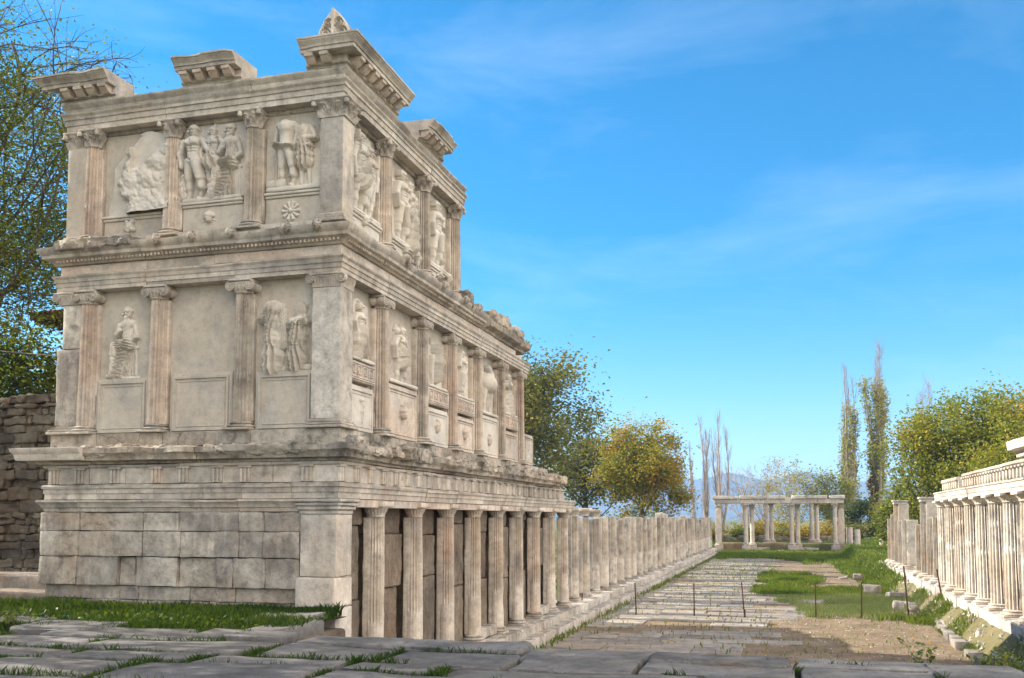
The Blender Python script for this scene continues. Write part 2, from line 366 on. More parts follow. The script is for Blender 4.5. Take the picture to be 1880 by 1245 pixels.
def ionic(name, r, h, mat, seed=0, pilaster=None):
    mb = MB()
    if pilaster:
        px, py = pilaster
        n = 120; t = np.linspace(0, 1, 12); p = [(1+.0*x+(.10*x**2), h*.7*x) for x in t]
        def mod(th, tt): return .02*np.sin(th*44)*np.clip(np.sin((tt-.1)*math.pi*1.1), 0, 1)
        lathe(mb, p, 240, shape='s', sx=px, sy=py, mod=mod)
        rbox(mb, (-px*1.12, -py*1.12, h*.7), (px*1.12, py*1.12, h*.8), (5, 5, 1), .015, .006, 5, seed)
        rbox(mb, (-px*1.18, -py*1.18, h*.81), (px*1.18, py*1.18, h), (5, 5, 1), .02, .008, 5, seed, chip=.04)
        vs = [(-px*1.12, -py*1.1), (px*1.1, -py*1.1)]
        for vx, vy in vs: volute(mb, vx, vy-.03, h*.56, .085, .09)
        return mb.mesh(name, mat, 40)
    def mod(th, tt): return .016*np.cos(16*th)*np.clip(np.sin(tt*math.pi), 0, 1)
    lathe(mb, [(r*.9, 0), (r*.93, .02), (r*.9, .03)]+[(r*(.9+.3*math.sin(x*1.5)), .03+h*.45*x) for x in np.linspace(0, 1, 8)], 96, mod=mod)
    for s in (-1, 1): volute(mb, s*r*1.12, -r*1.0, h*.52, .095, r*1.9)
    rbox(mb, (-r*1.25, -r*1.1, h*.5), (r*1.25, r*1.0, h*.8), (5, 4, 2), .02, .006, 5, seed)
    rbox(mb, (-r*1.32, -r*1.25, h*.805), (r*1.32, r*1.2, h), (5, 4, 1), .02, .008, 5, seed, chip=.05)
    return mb.mesh(name, mat, 40)
def volute(mb, x, y, z, r, L):
    n = 28; th = np.arange(n)/n*2*math.pi
    rings = [(0, -.02), (.22*r, -.022), (.24*r, .0), (.42*r, .004), (.45*r, -.012), (.62*r, -.012), (.66*r, .008), (.78*r, .008), (.8*r, -.012), (.97*r, -.01), (r, .0), (r*.92, L*.35), (r*.7, L*.5), (r*.92, L*.65), (r, L)]
    G = np.zeros((len(rings), n, 3))
    for i, (q, dy) in enumerate(rings):
        G[i, :, 0] = x+q*np.cos(th); G[i, :, 1] = y+dy; G[i, :, 2] = z+q*np.sin(th)
    mb.grid(G.transpose(1, 0, 2)[::-1], closeu=True)
    o = mb.n-n*len(rings); k = len(rings); mb.f.append([o+j*k+k-1 for j in range(n)])
def doric_cap(name, r, h, mat, seed=0, back=0.):
    mb = MB()
    def mod(th, tt): return .012*np.cos(18*th)*np.clip(np.sin((tt-.25)*math.pi/.6), 0, 1)*np.where((tt > .25) & (tt < .85), 1, 0)
    lathe(mb, [(r*.88, 0), (r*.95, .02), (r*.9, .04)]+[(r*(.9+.42*x**1.5), .04+h*.5*x) for x in np.linspace(0, 1, 9)]+[(r*1.3, h*.66)], 108, mod=mod, amp=.04, seed=seed)
    rbox(mb, (-r*1.45, -r*1.4, h*.66), (r*1.45, r*1.2+back, h), (5, 5, 2), .018, .012, 4, seed, chip=.07)
    return mb.mesh(name, mat, 40)

# ------------------------------------------------------------------ relief sculpture as real height
def smax(a, b, k=.006): return .5*(a+b+np.sqrt((a-b)**2+k*k))
def carve(mb, F, u0, v0, H, caps, base, res=.0105, mirror=False, seed=0, depth=1.):
    X = np.array([[c[0], c[1], c[3], c[4], max(c[2], c[5])] for c in caps])
    x0, x1 = (np.minimum(X[:, 0], X[:, 2])-X[:, 4]).min()-.02, (np.maximum(X[:, 0], X[:, 2])+X[:, 4]).max()+.02
    y0, y1 = (np.minimum(X[:, 1], X[:, 3])-X[:, 4]).min()-.02, (np.maximum(X[:, 1], X[:, 3])+X[:, 4]).max()+.02
    gx = np.arange(x0, x1, res/H); gy = np.arange(y0, y1, res/H); U, V = np.meshgrid(gx, gy, indexing='ij')
    h = np.full(U.shape, -.06)
    for i, c in enumerate(caps):
        ax, ay, ar, bx, by, br = c[:6]; zo = c[6] if len(c) > 6 else 0; dr = c[7] if len(c) > 7 else 0
        dx, dy = bx-ax, by-ay; L2 = dx*dx+dy*dy+1e-9
        t = np.clip(((U-ax)*dx+(V-ay)*dy)/L2, 0, 1); px, py = ax+t*dx, ay+t*dy; rr = ar+(br-ar)*t
        if dr < 0:
            h = h-zo*np.exp(-((U-px)**2+(V-py)**2)/rr**2)*(h > -.05); continue
        if dr: rr = rr*(1+.05*np.sin(t*9+i)+.06*vnoise(np.stack([t*6, t*0+i, t*0], -1), seed))
        d2 = ((U-px)**2+(V-py)**2)/rr**2
        hh = zo+rr*.95*np.sqrt(np.clip(1-d2, 0, None)); 
        if dr:
            L = math.sqrt(L2); s = ((U-ax)*(-dy)+(V-ay)*dx)/L
            wob = vnoise(np.stack([U*5+i, V*2.4, U*0], -1), seed+i)
            ph = s/rr*7.5+2.1*wob+t*2.2*math.sin(i*1.7)
            hh = hh+dr*.036*np.clip(1-d2, 0, 1)**.5*(.9-2.*np.abs(np.sin(ph))**.7)*np.minimum(1, rr/.1)
        hh = np.where(d2 < 1, hh, -.06)
        h = np.where(d2 < 1, smax(h, hh), h)
    m = h > -.03
    h = h+.006*fbm(np.stack([U*14, V*14, U*0+seed], -1), 4, seed)-.010*np.clip(fbm(np.stack([U*7, V*7, U*0+seed+5], -1), 3, seed)-.15, 0, 1)*3*.5
    D = base+np.where(m, np.maximum(h, .0)*H*depth, -.03)
    UU = (-U if mirror else U)*H+u0; P = F(UU, V*H+v0, D)
    if mirror: P = P[::-1]; m = m[::-1]
    idx = np.arange(m.size).reshape(m.shape)
    keep = m[:-1, :-1] | m[1:, :-1] | m[1:, 1:] | m[:-1, 1:]
    Fq = np.stack([idx[:-1, :-1], idx[1:, :-1], idx[1:, 1:], idx[:-1, 1:]], -1)[keep]
    used, inv = np.unique(Fq, return_inverse=True)
    mb.add(P.reshape(-1, 3)[used], inv.reshape(-1, 4))
    return mb
def HEAD(x, y, s=1., z=.05, look=0, hair=1):
    c = [(x, y+.02*s, .058*s, x, y-.025*s, .045*s, z), (x+look*.05*s, y-.005*s, .013*s, x+look*.055*s, y-.018*s, .016*s, z+.035*s)]
    if hair:
        for k in range(7):
            a = math.pi*(k/6); c.append((x+.05*s*math.cos(a), y+.03*s+.045*s*math.sin(a), .022*s, x+.055*s*math.cos(a+.2), y+.025*s+.05*s*math.sin(a+.2), .02*s, z+.0))
    c += [(x-.035*s, y+.012*s, .013*s, x-.012*s, y+.012*s, .013*s, .018*s, -1), (x+.035*s, y+.012*s, .013*s, x+.012*s, y+.012*s, .013*s, .018*s, -1), (x-.018*s, y-.034*s, .007*s, x+.018*s, y-.034*s, .007*s, .012*s, -1)]
    c += [(x-.022*s, y+.012*s, .009*s, x-.018*s, y+.014*s, .009*s, z+.055*s), (x+.022*s, y+.012*s, .009*s, x+.026*s, y+.014*s, .009*s, z+.055*s), (x, y-.07*s, .03*s, x, y-.10*s, .036*s, z-.01)]
    return c
def LEGS(bend=.05, sp=.06):
    return [(-sp, .50, .082, -sp-.015, .29, .056, .03), (-sp-.015, .29, .053, -sp-.01, .17, .05, .02), (-sp-.01, .17, .046, -sp-.005, .045, .026, .015), (-sp-.005, .03, .026, -sp-.04, .012, .02, .04),
            (sp, .50, .082, sp+bend, .29, .056, .06), (sp+bend, .29, .053, sp+bend+.01, .17, .05, .045), (sp+bend+.01, .17, .046, sp+bend*.4+.01, .045, .026, .02), (sp+bend*.4, .03, .026, sp+bend*.4+.04, .012, .02, .045)]
def TORSO(w=1.):
    return [(-.085*w, .79, .055, .085*w, .79, .055, .045), (0, .75, .115*w, 0, .63, .092*w, .03), (-.05*w, .745, .05, -.04*w, .74, .045, .095), (.05*w, .745, .05, .04*w, .74, .045, .095), (0, .63, .09*w, 0, .53, .108*w, .02), (0, .66, .04, 0, .6, .05, .075), (0, .77, .013, 0, .60, .010, .022, -1), (-.085, .715, .012, -.01, .70, .012, .02, -1), (.085, .715, .012, .01, .70, .012, .02, -1), (-.06, .665, .009, .06, .665, .009, .010, -1), (-.06, .63, .009, .06, .63, .009, .010, -1), (-.095, .575, .012, -.01, .52, .012, .022, -1), (.095, .575, .012, .01, .52, .012, .022, -1)]
def ARM(s, a, b, r=.042, z=.05):
    return [(s*.14, .78, r*1.2, a[0], a[1], r, z), (a[0], a[1], r*.95, b[0], b[1], r*.62, z+.015), (b[0], b[1], .028, b[0]+(b[0]-a[0])*.18, b[1]+(b[1]-a[1])*.18, .026, z+.02)]
def fig(kind):
    if kind == 'nude': return TORSO()+LEGS()+HEAD(-.01, .925, 1., .05, -1)+ARM(-1, (-.2, .62), (-.17, .47))+ARM(1, (.21, .66), (.30, .60))+[(-.2, .48, .05, -.23, .28, .035, .0, 1), (.17, .79, .04, .22, .5, .045, -.03, 1)]
    if kind == 'nude_cloak': return TORSO()+LEGS(.07)+HEAD(.0, .925, 1.05, .05, 1)+ARM(-1, (-.2, .63), (-.16, .5))+ARM(1, (.2, .68), (.24, .8))+[(.24, .74, .06, .30, .2, .09, -.02, 1.2), (.12, .8, .06, .26, .66, .07, .03, 1)]
    if kind == 'female': return TORSO(.92)+LEGS(.03, .05)+HEAD(.0, .925, .95, .05, -1)+ARM(-1, (-.19, .64), (-.11, .53))+ARM(1, (.19, .67), (.13, .88))+[(-.12, .45, .05, -.16, .05, .06, -.02, 1)]
    if kind == 'armored': return TORSO(1.08)+LEGS(.06)+HEAD(.0, .925, 1., .06, -1)+[(-.0, .56, .12, 0, .44, .155, .03, 1.6), (0, .985, .035, .02, 1.06, .02, .03), (-.12, .80, .06, .12, .80, .06, .05, .6), (.16, .8, .05, .26, .72, .05, .0, 1)]+ARM(-1, (-.21, .63), (-.17, .46))+ARM(1, (.22, .68), (.15, .80))
    if kind == 'warrior': return TORSO(1.08)+LEGS(.1)+HEAD(.03, .92, 1.05, .08, 1)+[(-.0, .57, .13, .02, .43, .16, .04, 1.6), (-.05, .95, .09, -.03, 1.05, .03, -.02), (-.12, .80, .06, .12, .80, .06, .06, .6)]+ARM(-1, (-.24, .66), (-.2, .49), .046)+ARM(1, (.26, .68), (.2, .83), .046)+[(.1, .30, .05, .16, .03, .07, -.02, 1)]
    if kind == 'draped': return TORSO()+HEAD(0, .925, 1., .05, 1)+[(0, .55, .12, -.02, .30, .14, .02, 1.3), (-.02, .30, .14, 0, .04, .165, .01, 1.6), (-.12, .78, .07, .12, .5, .09, .05, 1.2), (-.16, .72, .06, .05, .62, .06, .08, 1.), (-.06, .02, .035, -.08, .015, .03, .06)]+ARM(1, (.2, .63), (.06, .58))
    if kind == 'headless_draped': return [(-.10, .83, .06, .11, .83, .06, .04, .6), (0, .79, .14, 0, .58, .125, .03, 1.2), (0, .58, .13, .0, .34, .145, .03, 1.4), (0, .34, .145, -.02, .04, .165, .01, 1.8), (-.14, .8, .05, -.19, .66, .048, .04, .8), (-.19, .66, .048, -.02, .70, .06, .09, 1), (.12, .8, .055, .15, .3, .05, .05, 1.2), (-.08, .03, .03, -.10, .02, .03, .06), (-.12, .0, .05, .12, .0, .05, -.01)]
    if kind == 'headless_half': return [(.0, .84, .075, .02, .62, .09, .02, 1), (-.12, .58, .05, .09, .62, .06, .09, 1.2), (.0, .6, .12, -.03, .34, .13, .02, 1.5), (-.03, .34, .13, -.06, .04, .14, .01, 1.8), (.09, .88, .03, .12, .1, .045, -.01, 1.), (-.12, .0, .05, .12, .01, .05, -.01), (-.1, .64, .04, .03, .66, .045, .09)]
    if kind == 'torso_draped': return [(-.1, .86, .06, .1, .86, .06, .04)]+[(0, .82, .125, 0, .64, .1, .03), (-.05, .79, .05, -.04, .79, .05, .09), (.05, .79, .05, .04, .79, .05, .09), (0, .64, .1, 0, .57, .11, .03)]+LEGS(.04)+[(-.12, .56, .05, .12, .52, .05, .1, 1.6), (-.11, .5, .06, -.13, .05, .07, .0, 1.5), (-.14, .84, .048, -.18, .66, .04, .03), (.0, .48, .06, .02, .05, .07, -.01, 1.5), (.14, .84, .05, .17, .68, .04, .03)]
    if kind == 'tunic': return [(-.08, .84, .055, .08, .84, .055, .03), (0, .80, .11, 0, .60, .1, .03, .6), (0, .6, .11, 0, .36, .14, .03, 2.), (-.06, .34, .045, -.05, .05, .03, .02), (.06, .34, .045, .07, .05, .03, .02), (.12, .8, .04, .17, .68, .035, .04), (.17, .68, .035, .03, .69, .03, .09), (-.12, .8, .04, -.16, .62, .035, .04), (-.1, .57, .03, .1, .57, .03, .11, 1)]
    if kind == 'seated': return [(-.03, .75, .065, .10, .75, .065, .02), (.035, .72, .09, .05, .52, .085, .01, .6), (.05, .47, .085, -.15, .47, .062, .03, .9), (-.165, .455, .056, -.185, .26, .048, .05, .5), (-.185, .26, .046, -.20, .07, .036, .05, .3), (-.10, .44, .05, -.16, .05, .085, .0, 2.), (-.02, .43, .06, -.06, .05, .09, -.01, 2.2), (.06, .40, .05, .04, .06, .07, -.02, 1.6), (-.20, .05, .03, -.27, .03, .024, .05), (-.07, .73, .036, -.12, .60, .032, .06), (-.12, .60, .03, -.05, .66, .024, .08), (.14, .72, .038, .18, .56, .034, .02), (.18, .56, .03, .10, .50, .026, .06), (.15, .42, .022, .16, .05, .022, .0), (.10, .42, .03, .17, .42, .03, .0), (.13, .78, .03, .14, .45, .04, -.01, 1.5), (-.28, .0, .03, .2, .0, .03, .01)]+HEAD(.02, .90, 1.05, .03, -1)+[(.0, .84, .03, -.012, .80, .02, .05)]
    if kind == 'kneel': return [(0, .62, .16, .03, .4, .18, .02, .8), (0, .3, .15, .1, .1, .16, .04, 1), (-.1, .25, .1, -.12, .05, .1, .02)]+HEAD(0, .86, 1.9, .05, -1)
    if kind == 'goddess': return TORSO()+HEAD(0, .92, 1.1, .06, -1)+[(-.02, .54, .12, -.08, .32, .12, .07, .9), (-.08, .32, .10, -.12, .06, .09, .06, 1.), (.05, .5, .1, .14, .2, .13, .02, 1.8), (.14, .2, .1, .2, .03, .09, .0, 1.8), (.2, .76, .07, .25, .55, .08, -.01, 1.5), (.25, .55, .07, .2, .38, .05, -.01, 1.5)]+ARM(-1, (-.2, .66), (-.14, .5))+[(.13+.0, .82, .035, .19, .9, .03, -.01)]+[(.19*math.cos(a), .9+.17*math.sin(a), .028, .19*math.cos(a+.3), .9+.17*math.sin(a+.3), .028, -.005) for a in np.arange(-.1, 3.1, .3)]
    if kind == 'mantle': return [(-.02, .95, .04, .05, .78, .10, .0, 1.), (.04, .8, .12, .06, .5, .14, .03, 2.), (.06, .5, .14, .05, .2, .12, .03, 2.2), (.12, .75, .06, .22, .5, .06, .0, 1.5), (-.12, .6, .06, -.13, .3, .05, .03), (-.13, .3, .05, -.1, .06, .035, .03), (-.1, .04, .035, -.14, .02, .03, .05), (.08, .2, .05, .1, .04, .035, .02), (-.14, .0, .03, .16, .0, .03, .0)]
    if kind == 'horse': return [(-.05, .62, .20, .1, .60, .19, .02), (.1, .6, .16, .22, .80, .10, .02), (.22, .82, .085, .12, .93, .055, .03), (-.15, .5, .08, -.17, .22, .05, .02), (-.17, .22, .045, -.12, .02, .035, .02), (.14, .45, .08, .17, .22, .045, .04), (.17, .22, .04, .12, .03, .035, .03), (-.22, .66, .04, -.27, .4, .05, .0, 1), (.0, .4, .12, .02, .1, .1, -.03, 1)]
    if kind == 'headboss': return HEAD(0, .5, 7., .0, -1)
    if kind == 'bust': return TORSO(.9)+HEAD(0, .92, 1.2, .05, 1)+[(0, .6, .13, 0, .3, .13, .0, 1.4), (0, .3, .11, 0, .02, .08, -.01, 1.5), (-.14, .74, .06, .1, .6, .06, .06, 1)]
def rosette(n=10, r=.42):
    c = [(.5, .5, .13, .5, .5, .12, .1)]
    for k in range(n):
        a = 2*math.pi*k/n; c.append((.5+.18*math.cos(a), .5+.18*math.sin(a), .06, .5+r*math.cos(a), .5+r*math.sin(a), .085, .05))
    return c
def lionboss():
    c = [(.5, .52, .25, .5, .46, .2, .12), (.5, .42, .12, .5, .36, .1, .26), (.41, .56, .05, .43, .56, .05, .28), (.59, .56, .05, .57, .56, .05, .28)]
    for k in range(14):
        a = 2*math.pi*k/14; c.append((.5+.26*math.cos(a), .5+.30*math.sin(a), .08, .5+.38*math.cos(a+.15), .5+.44*math.sin(a+.15), .06, .04, .6))
    return c
def maskboss(wings=True):
    c = [(.5, .58, .23, .5, .42, .17, .10), (.5, .52, .04, .5, .44, .055, .27), (.42, .58, .035, .44, .58, .035, .26), (.58, .58, .035, .56, .58, .035, .26), (.45, .34, .03, .55, .34, .03, .22)]
    for k in range(9):
        a = math.pi*k/8; c.append((.5+.24*math.cos(a), .58+.22*math.sin(a), .08, .5+.28*math.cos(a+.2), .55+.24*math.sin(a+.2), .06, .06, .6))
    if wings: c += [(.28, .42, .06, .05, .3, .03, .0), (.72, .42, .06, .95, .3, .03, .0)]
    return c

# ------------------------------------------------------------------ panels and frames
def slab(mb, F, u0, u1, v0, v1, d0, d1, r=.012, amp=.006, seed=0, seg=None, chip=.0):
    seg = seg or (max(2, int((u1-u0)/.12)), 2, max(2, int((v1-v0)/.12)))
    if F is FL: rbox(mb, (u0, -d1, v0), (u1, -d0, v1), seg, r, amp, 3, seed, chip=chip)
    else: rbox(mb, (d0, u0, v0), (d1, u1, v1), (seg[1], seg[0], seg[2]), r, amp, 3, seed, chip=chip)
def frame(mb, F, u0, u1, v0, v1, base, steps):
    """nested mitred mouldings: steps [(inset, depth), ...]"""
    rings = []
    for ins, dep in steps:
        a, b, c, d = u0+ins, u1-ins, v0+ins, v1-ins
        pts = np.array([[a, c], [b, c], [b, d], [a, d]])
        rings.append(F(pts[:, 0], pts[:, 1], np.full(4, base+dep)))
    mb.grid(np.array(rings).transpose(1, 0, 2), closeu=True)
    k = len(rings); o = mb.n-4*k; mb.f.append([o+j*k+k-1 for j in range(4)])
def coffer(F, u0, u1, v0, v1, base, proud, parent, mat, seed, chip=.02, deep=.05):
    mb = MB(); slab(mb, F, u0, u1, v0, v1, base-.06, base+proud-.003, .012, .004, seed, chip=chip)
    e = .14*min(1, (u1-u0)/1.2)
    frame(mb, F, u0+.06, u1-.06, v0+.06, v1-.06, base+proud, [(0, -.01), (.0, .004), (.008, .03), (.045, .03), (.05, .004), (.075, -.012), (.085, .014), (.105, .01), (.12, -.03), (e, -deep-.03), (e+.03, -deep-.03)])
    return mb.build('coffered_panel', mat, parent)
def meander(F, u0, u1, v0, v1, base, proud, parent, mat, seed):
    mb = MB(); slab(mb, F, u0, u1, v0, v1, base, base+proud, .015, .005, seed, chip=.03)
    o = mb.build('meander_block', mat, parent)
    m2 = MB(); n = max(3, int((u1-u0-.1)/.26)); w = (u1-u0-.12)/n; hh = (v1-v0)-.14; t = .026; d0 = base+proud-.01; d1 = base+proud+.018
    def bar(a, b, c, d): slab(m2, F, a, b, c, d, d0, d1, .004, 0, seed, (1, 1, 1))
    va, vb = v0+.07, v0+.07+hh
    bar(u0+.05, u1-.05, va-.035, va-.012); bar(u0+.05, u1-.05, vb+.012, vb+.035)
    for k in range(n):
        a = u0+.06+k*w
        bar(a, a+t, va, vb); bar(a+t, a+w*.72, vb-t, vb); bar(a+w*.72-t, a+w*.72, va+hh*.28, vb-t); bar(a+w*.28, a+w*.72-t, va+hh*.28, va+hh*.28+t); bar(a+w*.28, a+w*.28+t, va+hh*.28+t, va+hh*.6)
        bar(a+t, a+w, va, va+t)
    m2.build('meander_pattern', mat, o)
    return o
def figure(F, parent, name, kind, u0, v0, H, base, mirror=False, mat=None, seed=0, depth=1.2, res=.0085):
    mb = MB(); caps = fig(kind) if isinstance(kind, str) else kind
    carve(mb, F, u0, v0, H, caps, base, res, mirror, seed, depth)
    return mb.build(name, mat or MARBLE_RELIEF, parent, smooth=60)

# =================================================================== THE THREE-STOREY RUIN
B = empty('marble_temple_facade', (0, 0, 0), 'tall three storey ruined marble building with carved relief panels between half columns', 'ruin')
W0 = -6.08                       # west end of the front
YL, YM, YT = 18.9, 13.1, 6.75    # how far each storey runs along the street
ck = [2.05+2.05*k for k in range(9)]
# cores behind the facing
mb = MB(); rbox(mb, (W0+.1, .42, 1.0), (-.78, YL-.15, 4.8), (8, 12, 6), .02, .02, 1.5, 3); mb.build('core_wall', ROUGHBACK, B)
mb = MB(); rbox(mb, (W0+.25, .25, 4.82), (-.27, YM+.05, 8.55), (12, 16, 10), .01, .006, 2, 4); mb.build('back_wall', PLASTER, B)
mb = MB(); rbox(mb, (W0+.3, .25, 8.9), (-.27, YT-.1, 11.3), (12, 12, 8), .01, .006, 2, 5); mb.build('back_wall', PLASTER, B)
mb = MB(); rbox(mb, (W0+.15, .2, 11.0), (-.2, YT-.05, 11.62), (8, 8, 3), .03, .03, 1.2, 6); mb.build('upper_fill', MARBLE_ROUGH, B)
# --- podium front: courses of ashlar blocks
def podium():
    mb = MB(); r2 = random.Random(3)
    rows = [(1.6, 1.98, -.12, [-5.2, -3.9, -2.6, -1.8, -1.3]), (1.985, 2.24, -.10, [-4.5, -4.1, -3.0, -2.45, -2.05]), (2.245, 2.78, .0, [-5.4, -4.5, -4.15, -3.95, -3.2, -2.4, -2.05, -1.4]),
            (2.785, 3.255, .02, [-5.35, -3.95, -3.15, -1.95, -1.45]), (3.26, 3.60, .0, [-5.35, -3.95, -3.2, -1.95, -1.45])]
    for ri, (z0, z1, d, br) in enumerate(rows):
        xs = [W0-.18+(.06 if ri < 2 else 0)]+br+[-.72]
        for i, (a, b) in enumerate(zip(xs[:-1], xs[1:])):
            dd = d+r2.uniform(-.018, .018)
            if ri == 2 and i in (2, 3, 5): dd -= .07
            rbox(mb, (a+.003, -dd, z0), (b-.003, .5, z1-.001), (max(4, int((b-a)/.07)), 2, 8), .012, .026, 3.2, ri*9+i, chip=(.20, .12, .26, .22, .14)[ri])
    return mb.build('podium_wall', PODIUM, B)
podium()
mb = MB(); course(mb, [(-.02, 3.605), (.0, 3.62), (.02, 3.68), (.05, 3.70), (.055, 3.73), (.10, 3.79), (.115, 3.80), (.115, 3.84)], W0-.1, 0, [-5.35, -3.95, -3.15, -2.72, -1.95], None, .08, .05, .012, 3, 11, True, False, x1=-.76)
mb.build('podium_moulding', MARBLE, B)
# --- corner pier, lower storey
mb = MB(); rbox(mb, (-.70, -.04, .4), (0, .62, 1.93), (5, 4, 10), .015, .006, 2, 2, chip=.08); rbox(mb, (-.76, -.10, 1.94), (.0, .62, 2.47), (5, 4, 5), .03, .008, 2, 5, chip=.06); rbox(mb, (-.70, -.05, 2.475), (0, .58, 3.56), (5, 4, 8), .015, .005, 2, 6, chip=.05)
PIER = mb.build('corner_pier', MARBLE_BRIGHT, B)
mb = MB()
for (o, z0, z1) in ((.015, 3.56, 3.64), (.05, 3.642, 3.71), (.085, 3.712, 3.775), (.12, 3.777, 3.84)): rbox(mb, (-.70-o, -.05-o, z0), (o, .58+o, z1), (5, 5, 2), .018, .008, 4, int(z0*50), chip=.06)
mb.build('pier_capital', MARBLE, PIER)
# --- lower architrave, triglyph frieze, broken cornice
yb = [2.2+2.05*k for k in range(8)]
mb = MB(); course(mb, [(-.05, 3.845), (.0, 3.85), (.0, 3.955), (.022, 3.96), (.022, 4.05), (.05, 4.055), (.055, 4.10), (.03, 4.13)], W0-.12, 19.5, [-5.0, -3.75, -2.7, -1.9, -.9], yb, .12, .03, .008, 3, 21, inner=-.6)
mb.build('lower_architrave', MARBLE, B)
mb = MB(); course(mb, [(-.06, 4.135), (-.03, 4.14), (-.03, 4.44), (.03, 4.45), (.04, 4.50)], W0-.1, 17.9, [-5.2, -4.4, -3.2, -2.4, -1.3], [1.3+2.05*k for k in range(8)], .12, .05, .012, 3, 22, inner=-.6)
mb.build('triglyph_frieze', MARBLE, B)
def triglyph(F, u, v0, v1, base, seed):
    mb = MB(); w = .24; 
    for k in range(3): slab(mb, F, u-w/2+k*w/3+.012, u-w/2+(k+1)*w/3-.012, v0, v1-.045, base-.05, base+.045, .014, .003, seed, (1, 1, 3))
    slab(mb, F, u-w/2-.0, u+w/2+.0, v0, v1-.05, base-.05, base+.012, .004, .0, seed, (1, 1, 2)); slab(mb, F, u-w/2-.015, u+w/2+.015, v1-.045, v1, base-.05, base+.06, .008, .004, seed, (2, 1, 1), .02)
    return mb
tx = [-5.98, -5.42, -4.62, -3.72, -3.13, -2.42, -1.85, -.62]
for i, x in enumerate(tx): triglyph(FL, x, 4.145, 4.45, -.03, i).build('triglyph', MARBLE if i % 3 else MARBLE_WARM, B)
ty = [.16+.62*k for k in range(28)]
for i, y in enumerate(ty): triglyph(FS, y, 4.145, 4.45, -.03, i).build('triglyph', MARBLE_BRIGHT if i < 20 else MARBLE_GREY, B)
mb = MB(); course(mb, [(.0, 4.505), (.05, 4.51), (.06, 4.55), (.22, 4.57), (.24, 4.66), (.30, 4.70), (.30, 4.80), (.12, 4.83)], W0-.05, 17.0, [-5.1, -4.35, -3.6, -2.75, -1.7, -.75], [.8, 2.0, 3.1, 4.6, 6.1, 7.4, 9.2, 10.8, 12.6, 14.3, 15.8], .05, .30, .03, 4, 31, inner=-.6)
mb.build('broken_cornice', MARBLE_ROUGH, B, smooth=50)
mb = MB(); course(mb, [(.02, 4.52), (.06, 4.53), (.09, 4.57), (.32, 4.585), (.34, 4.63), (.35, 4.70), (.40, 4.76), (.41, 4.815), (.3, 4.83)], W0-.2, 0, None, None, .08, .05, .012, 3, 32, True, False, x1=-5.12); mb.build('cornice_slab', MARBLE_BRIGHT, B)
# rough broken lumps lying on the street cornice
r3 = random.Random(5)
for i in range(46):
    y = .3+i*.36+r3.uniform(-.1, .1); s = r3.uniform(.14, .30); mb = MB()
    rbox(mb, (-.12, y-s, 4.66), (r3.uniform(.14, .34), y+s, 4.80+r3.uniform(0, .14)), (8, 14, 8), .03, .12, 5.5, i+60, chip=.25); mb.build('broken_cornice_lump', MARBLE_ROUGH, B, smooth=25)
for i in range(18):
    x = -5.0+i*.28; s = r3.uniform(.12, .24); mb = MB(); rbox(mb, (x-s, -r3.uniform(.14, .32), 4.64), (x+s, .1, 4.80+r3.uniform(0, .06)), (12, 8, 7), .03, .10, 5.5, i+160, chip=.25); mb.build('broken_cornice_lump', MARBLE_ROUGH, B, smooth=25)
# --- lower half columns along the street
SH = [shaft_mesh('column', 2.95, .195, m, 18, .36, .010, 40+i, d, (.165, .02, .20), c) for i, (m, d, c) in enumerate(((MARBLE_BRIGHT, .05, (.8,)), (MARBLE_BRIGHT, .07, (.62,)), (MARBLE_WARM, .04, (.55, .86)), (MARBLE_BRIGHT, .06, (.45,))))]
LB = [base_mesh('base', .19, m, .2, .06, seed=i) for i, m in enumerate((MARBLE, MARBLE_GREY))]
LC = [doric_cap('capital', .19, .31, m, i, .25) for i, m in enumerate((MARBLE_BRIGHT, MARBLE_WARM, MARBLE))]
for i, y in enumerate(ck):
    c = link(SH[i % 4], 'column', B, (-.19, y, .56), R(90)); link(LB[i % 2], 'base', c, (0, 0, -.2)); link(LC[i % 3], 'capital', c, (0, 0, 2.95))
mb = MB()
rb = random.Random(12)
for i, y in enumerate([.1]+ck[:-1]):
    z = .36
    for zz in (rb.uniform(1.6, 2.3), rb.uniform(3.1, 3.5), 3.85):
        rbox(mb, (-1.0, y+.25+rb.uniform(0, .1), z), (-.40+rb.uniform(-.05, .05), y+1.80-rb.uniform(0, .12), zz), (3, 12, 12), .03, .035, 4, i*5+int(zz*3), chip=.06); z = zz+.01
mb.build('pecked_back_wall', ROUGHBACK, B)
mb = MB(); course(mb, [(-.02, 3.70), (-.02, 3.84)], 0, 19.0, None, yb, .3, 0, .01, 3, 5, False, True, inner=-1., y0=.65); mb.build('soffit_beam', MARBLE_WARM, B)
for (a, b) in ((8.45, 9.95), (14.6, 15.9), (5.1, 5.6)): mb = MB(); rbox(mb, (-.38, a, .38), (-.08, b, .66), (3, 8, 3), .03, .02, 3, int(a), chip=.06); mb.build('low_screen', MARBLE_GREY, B)

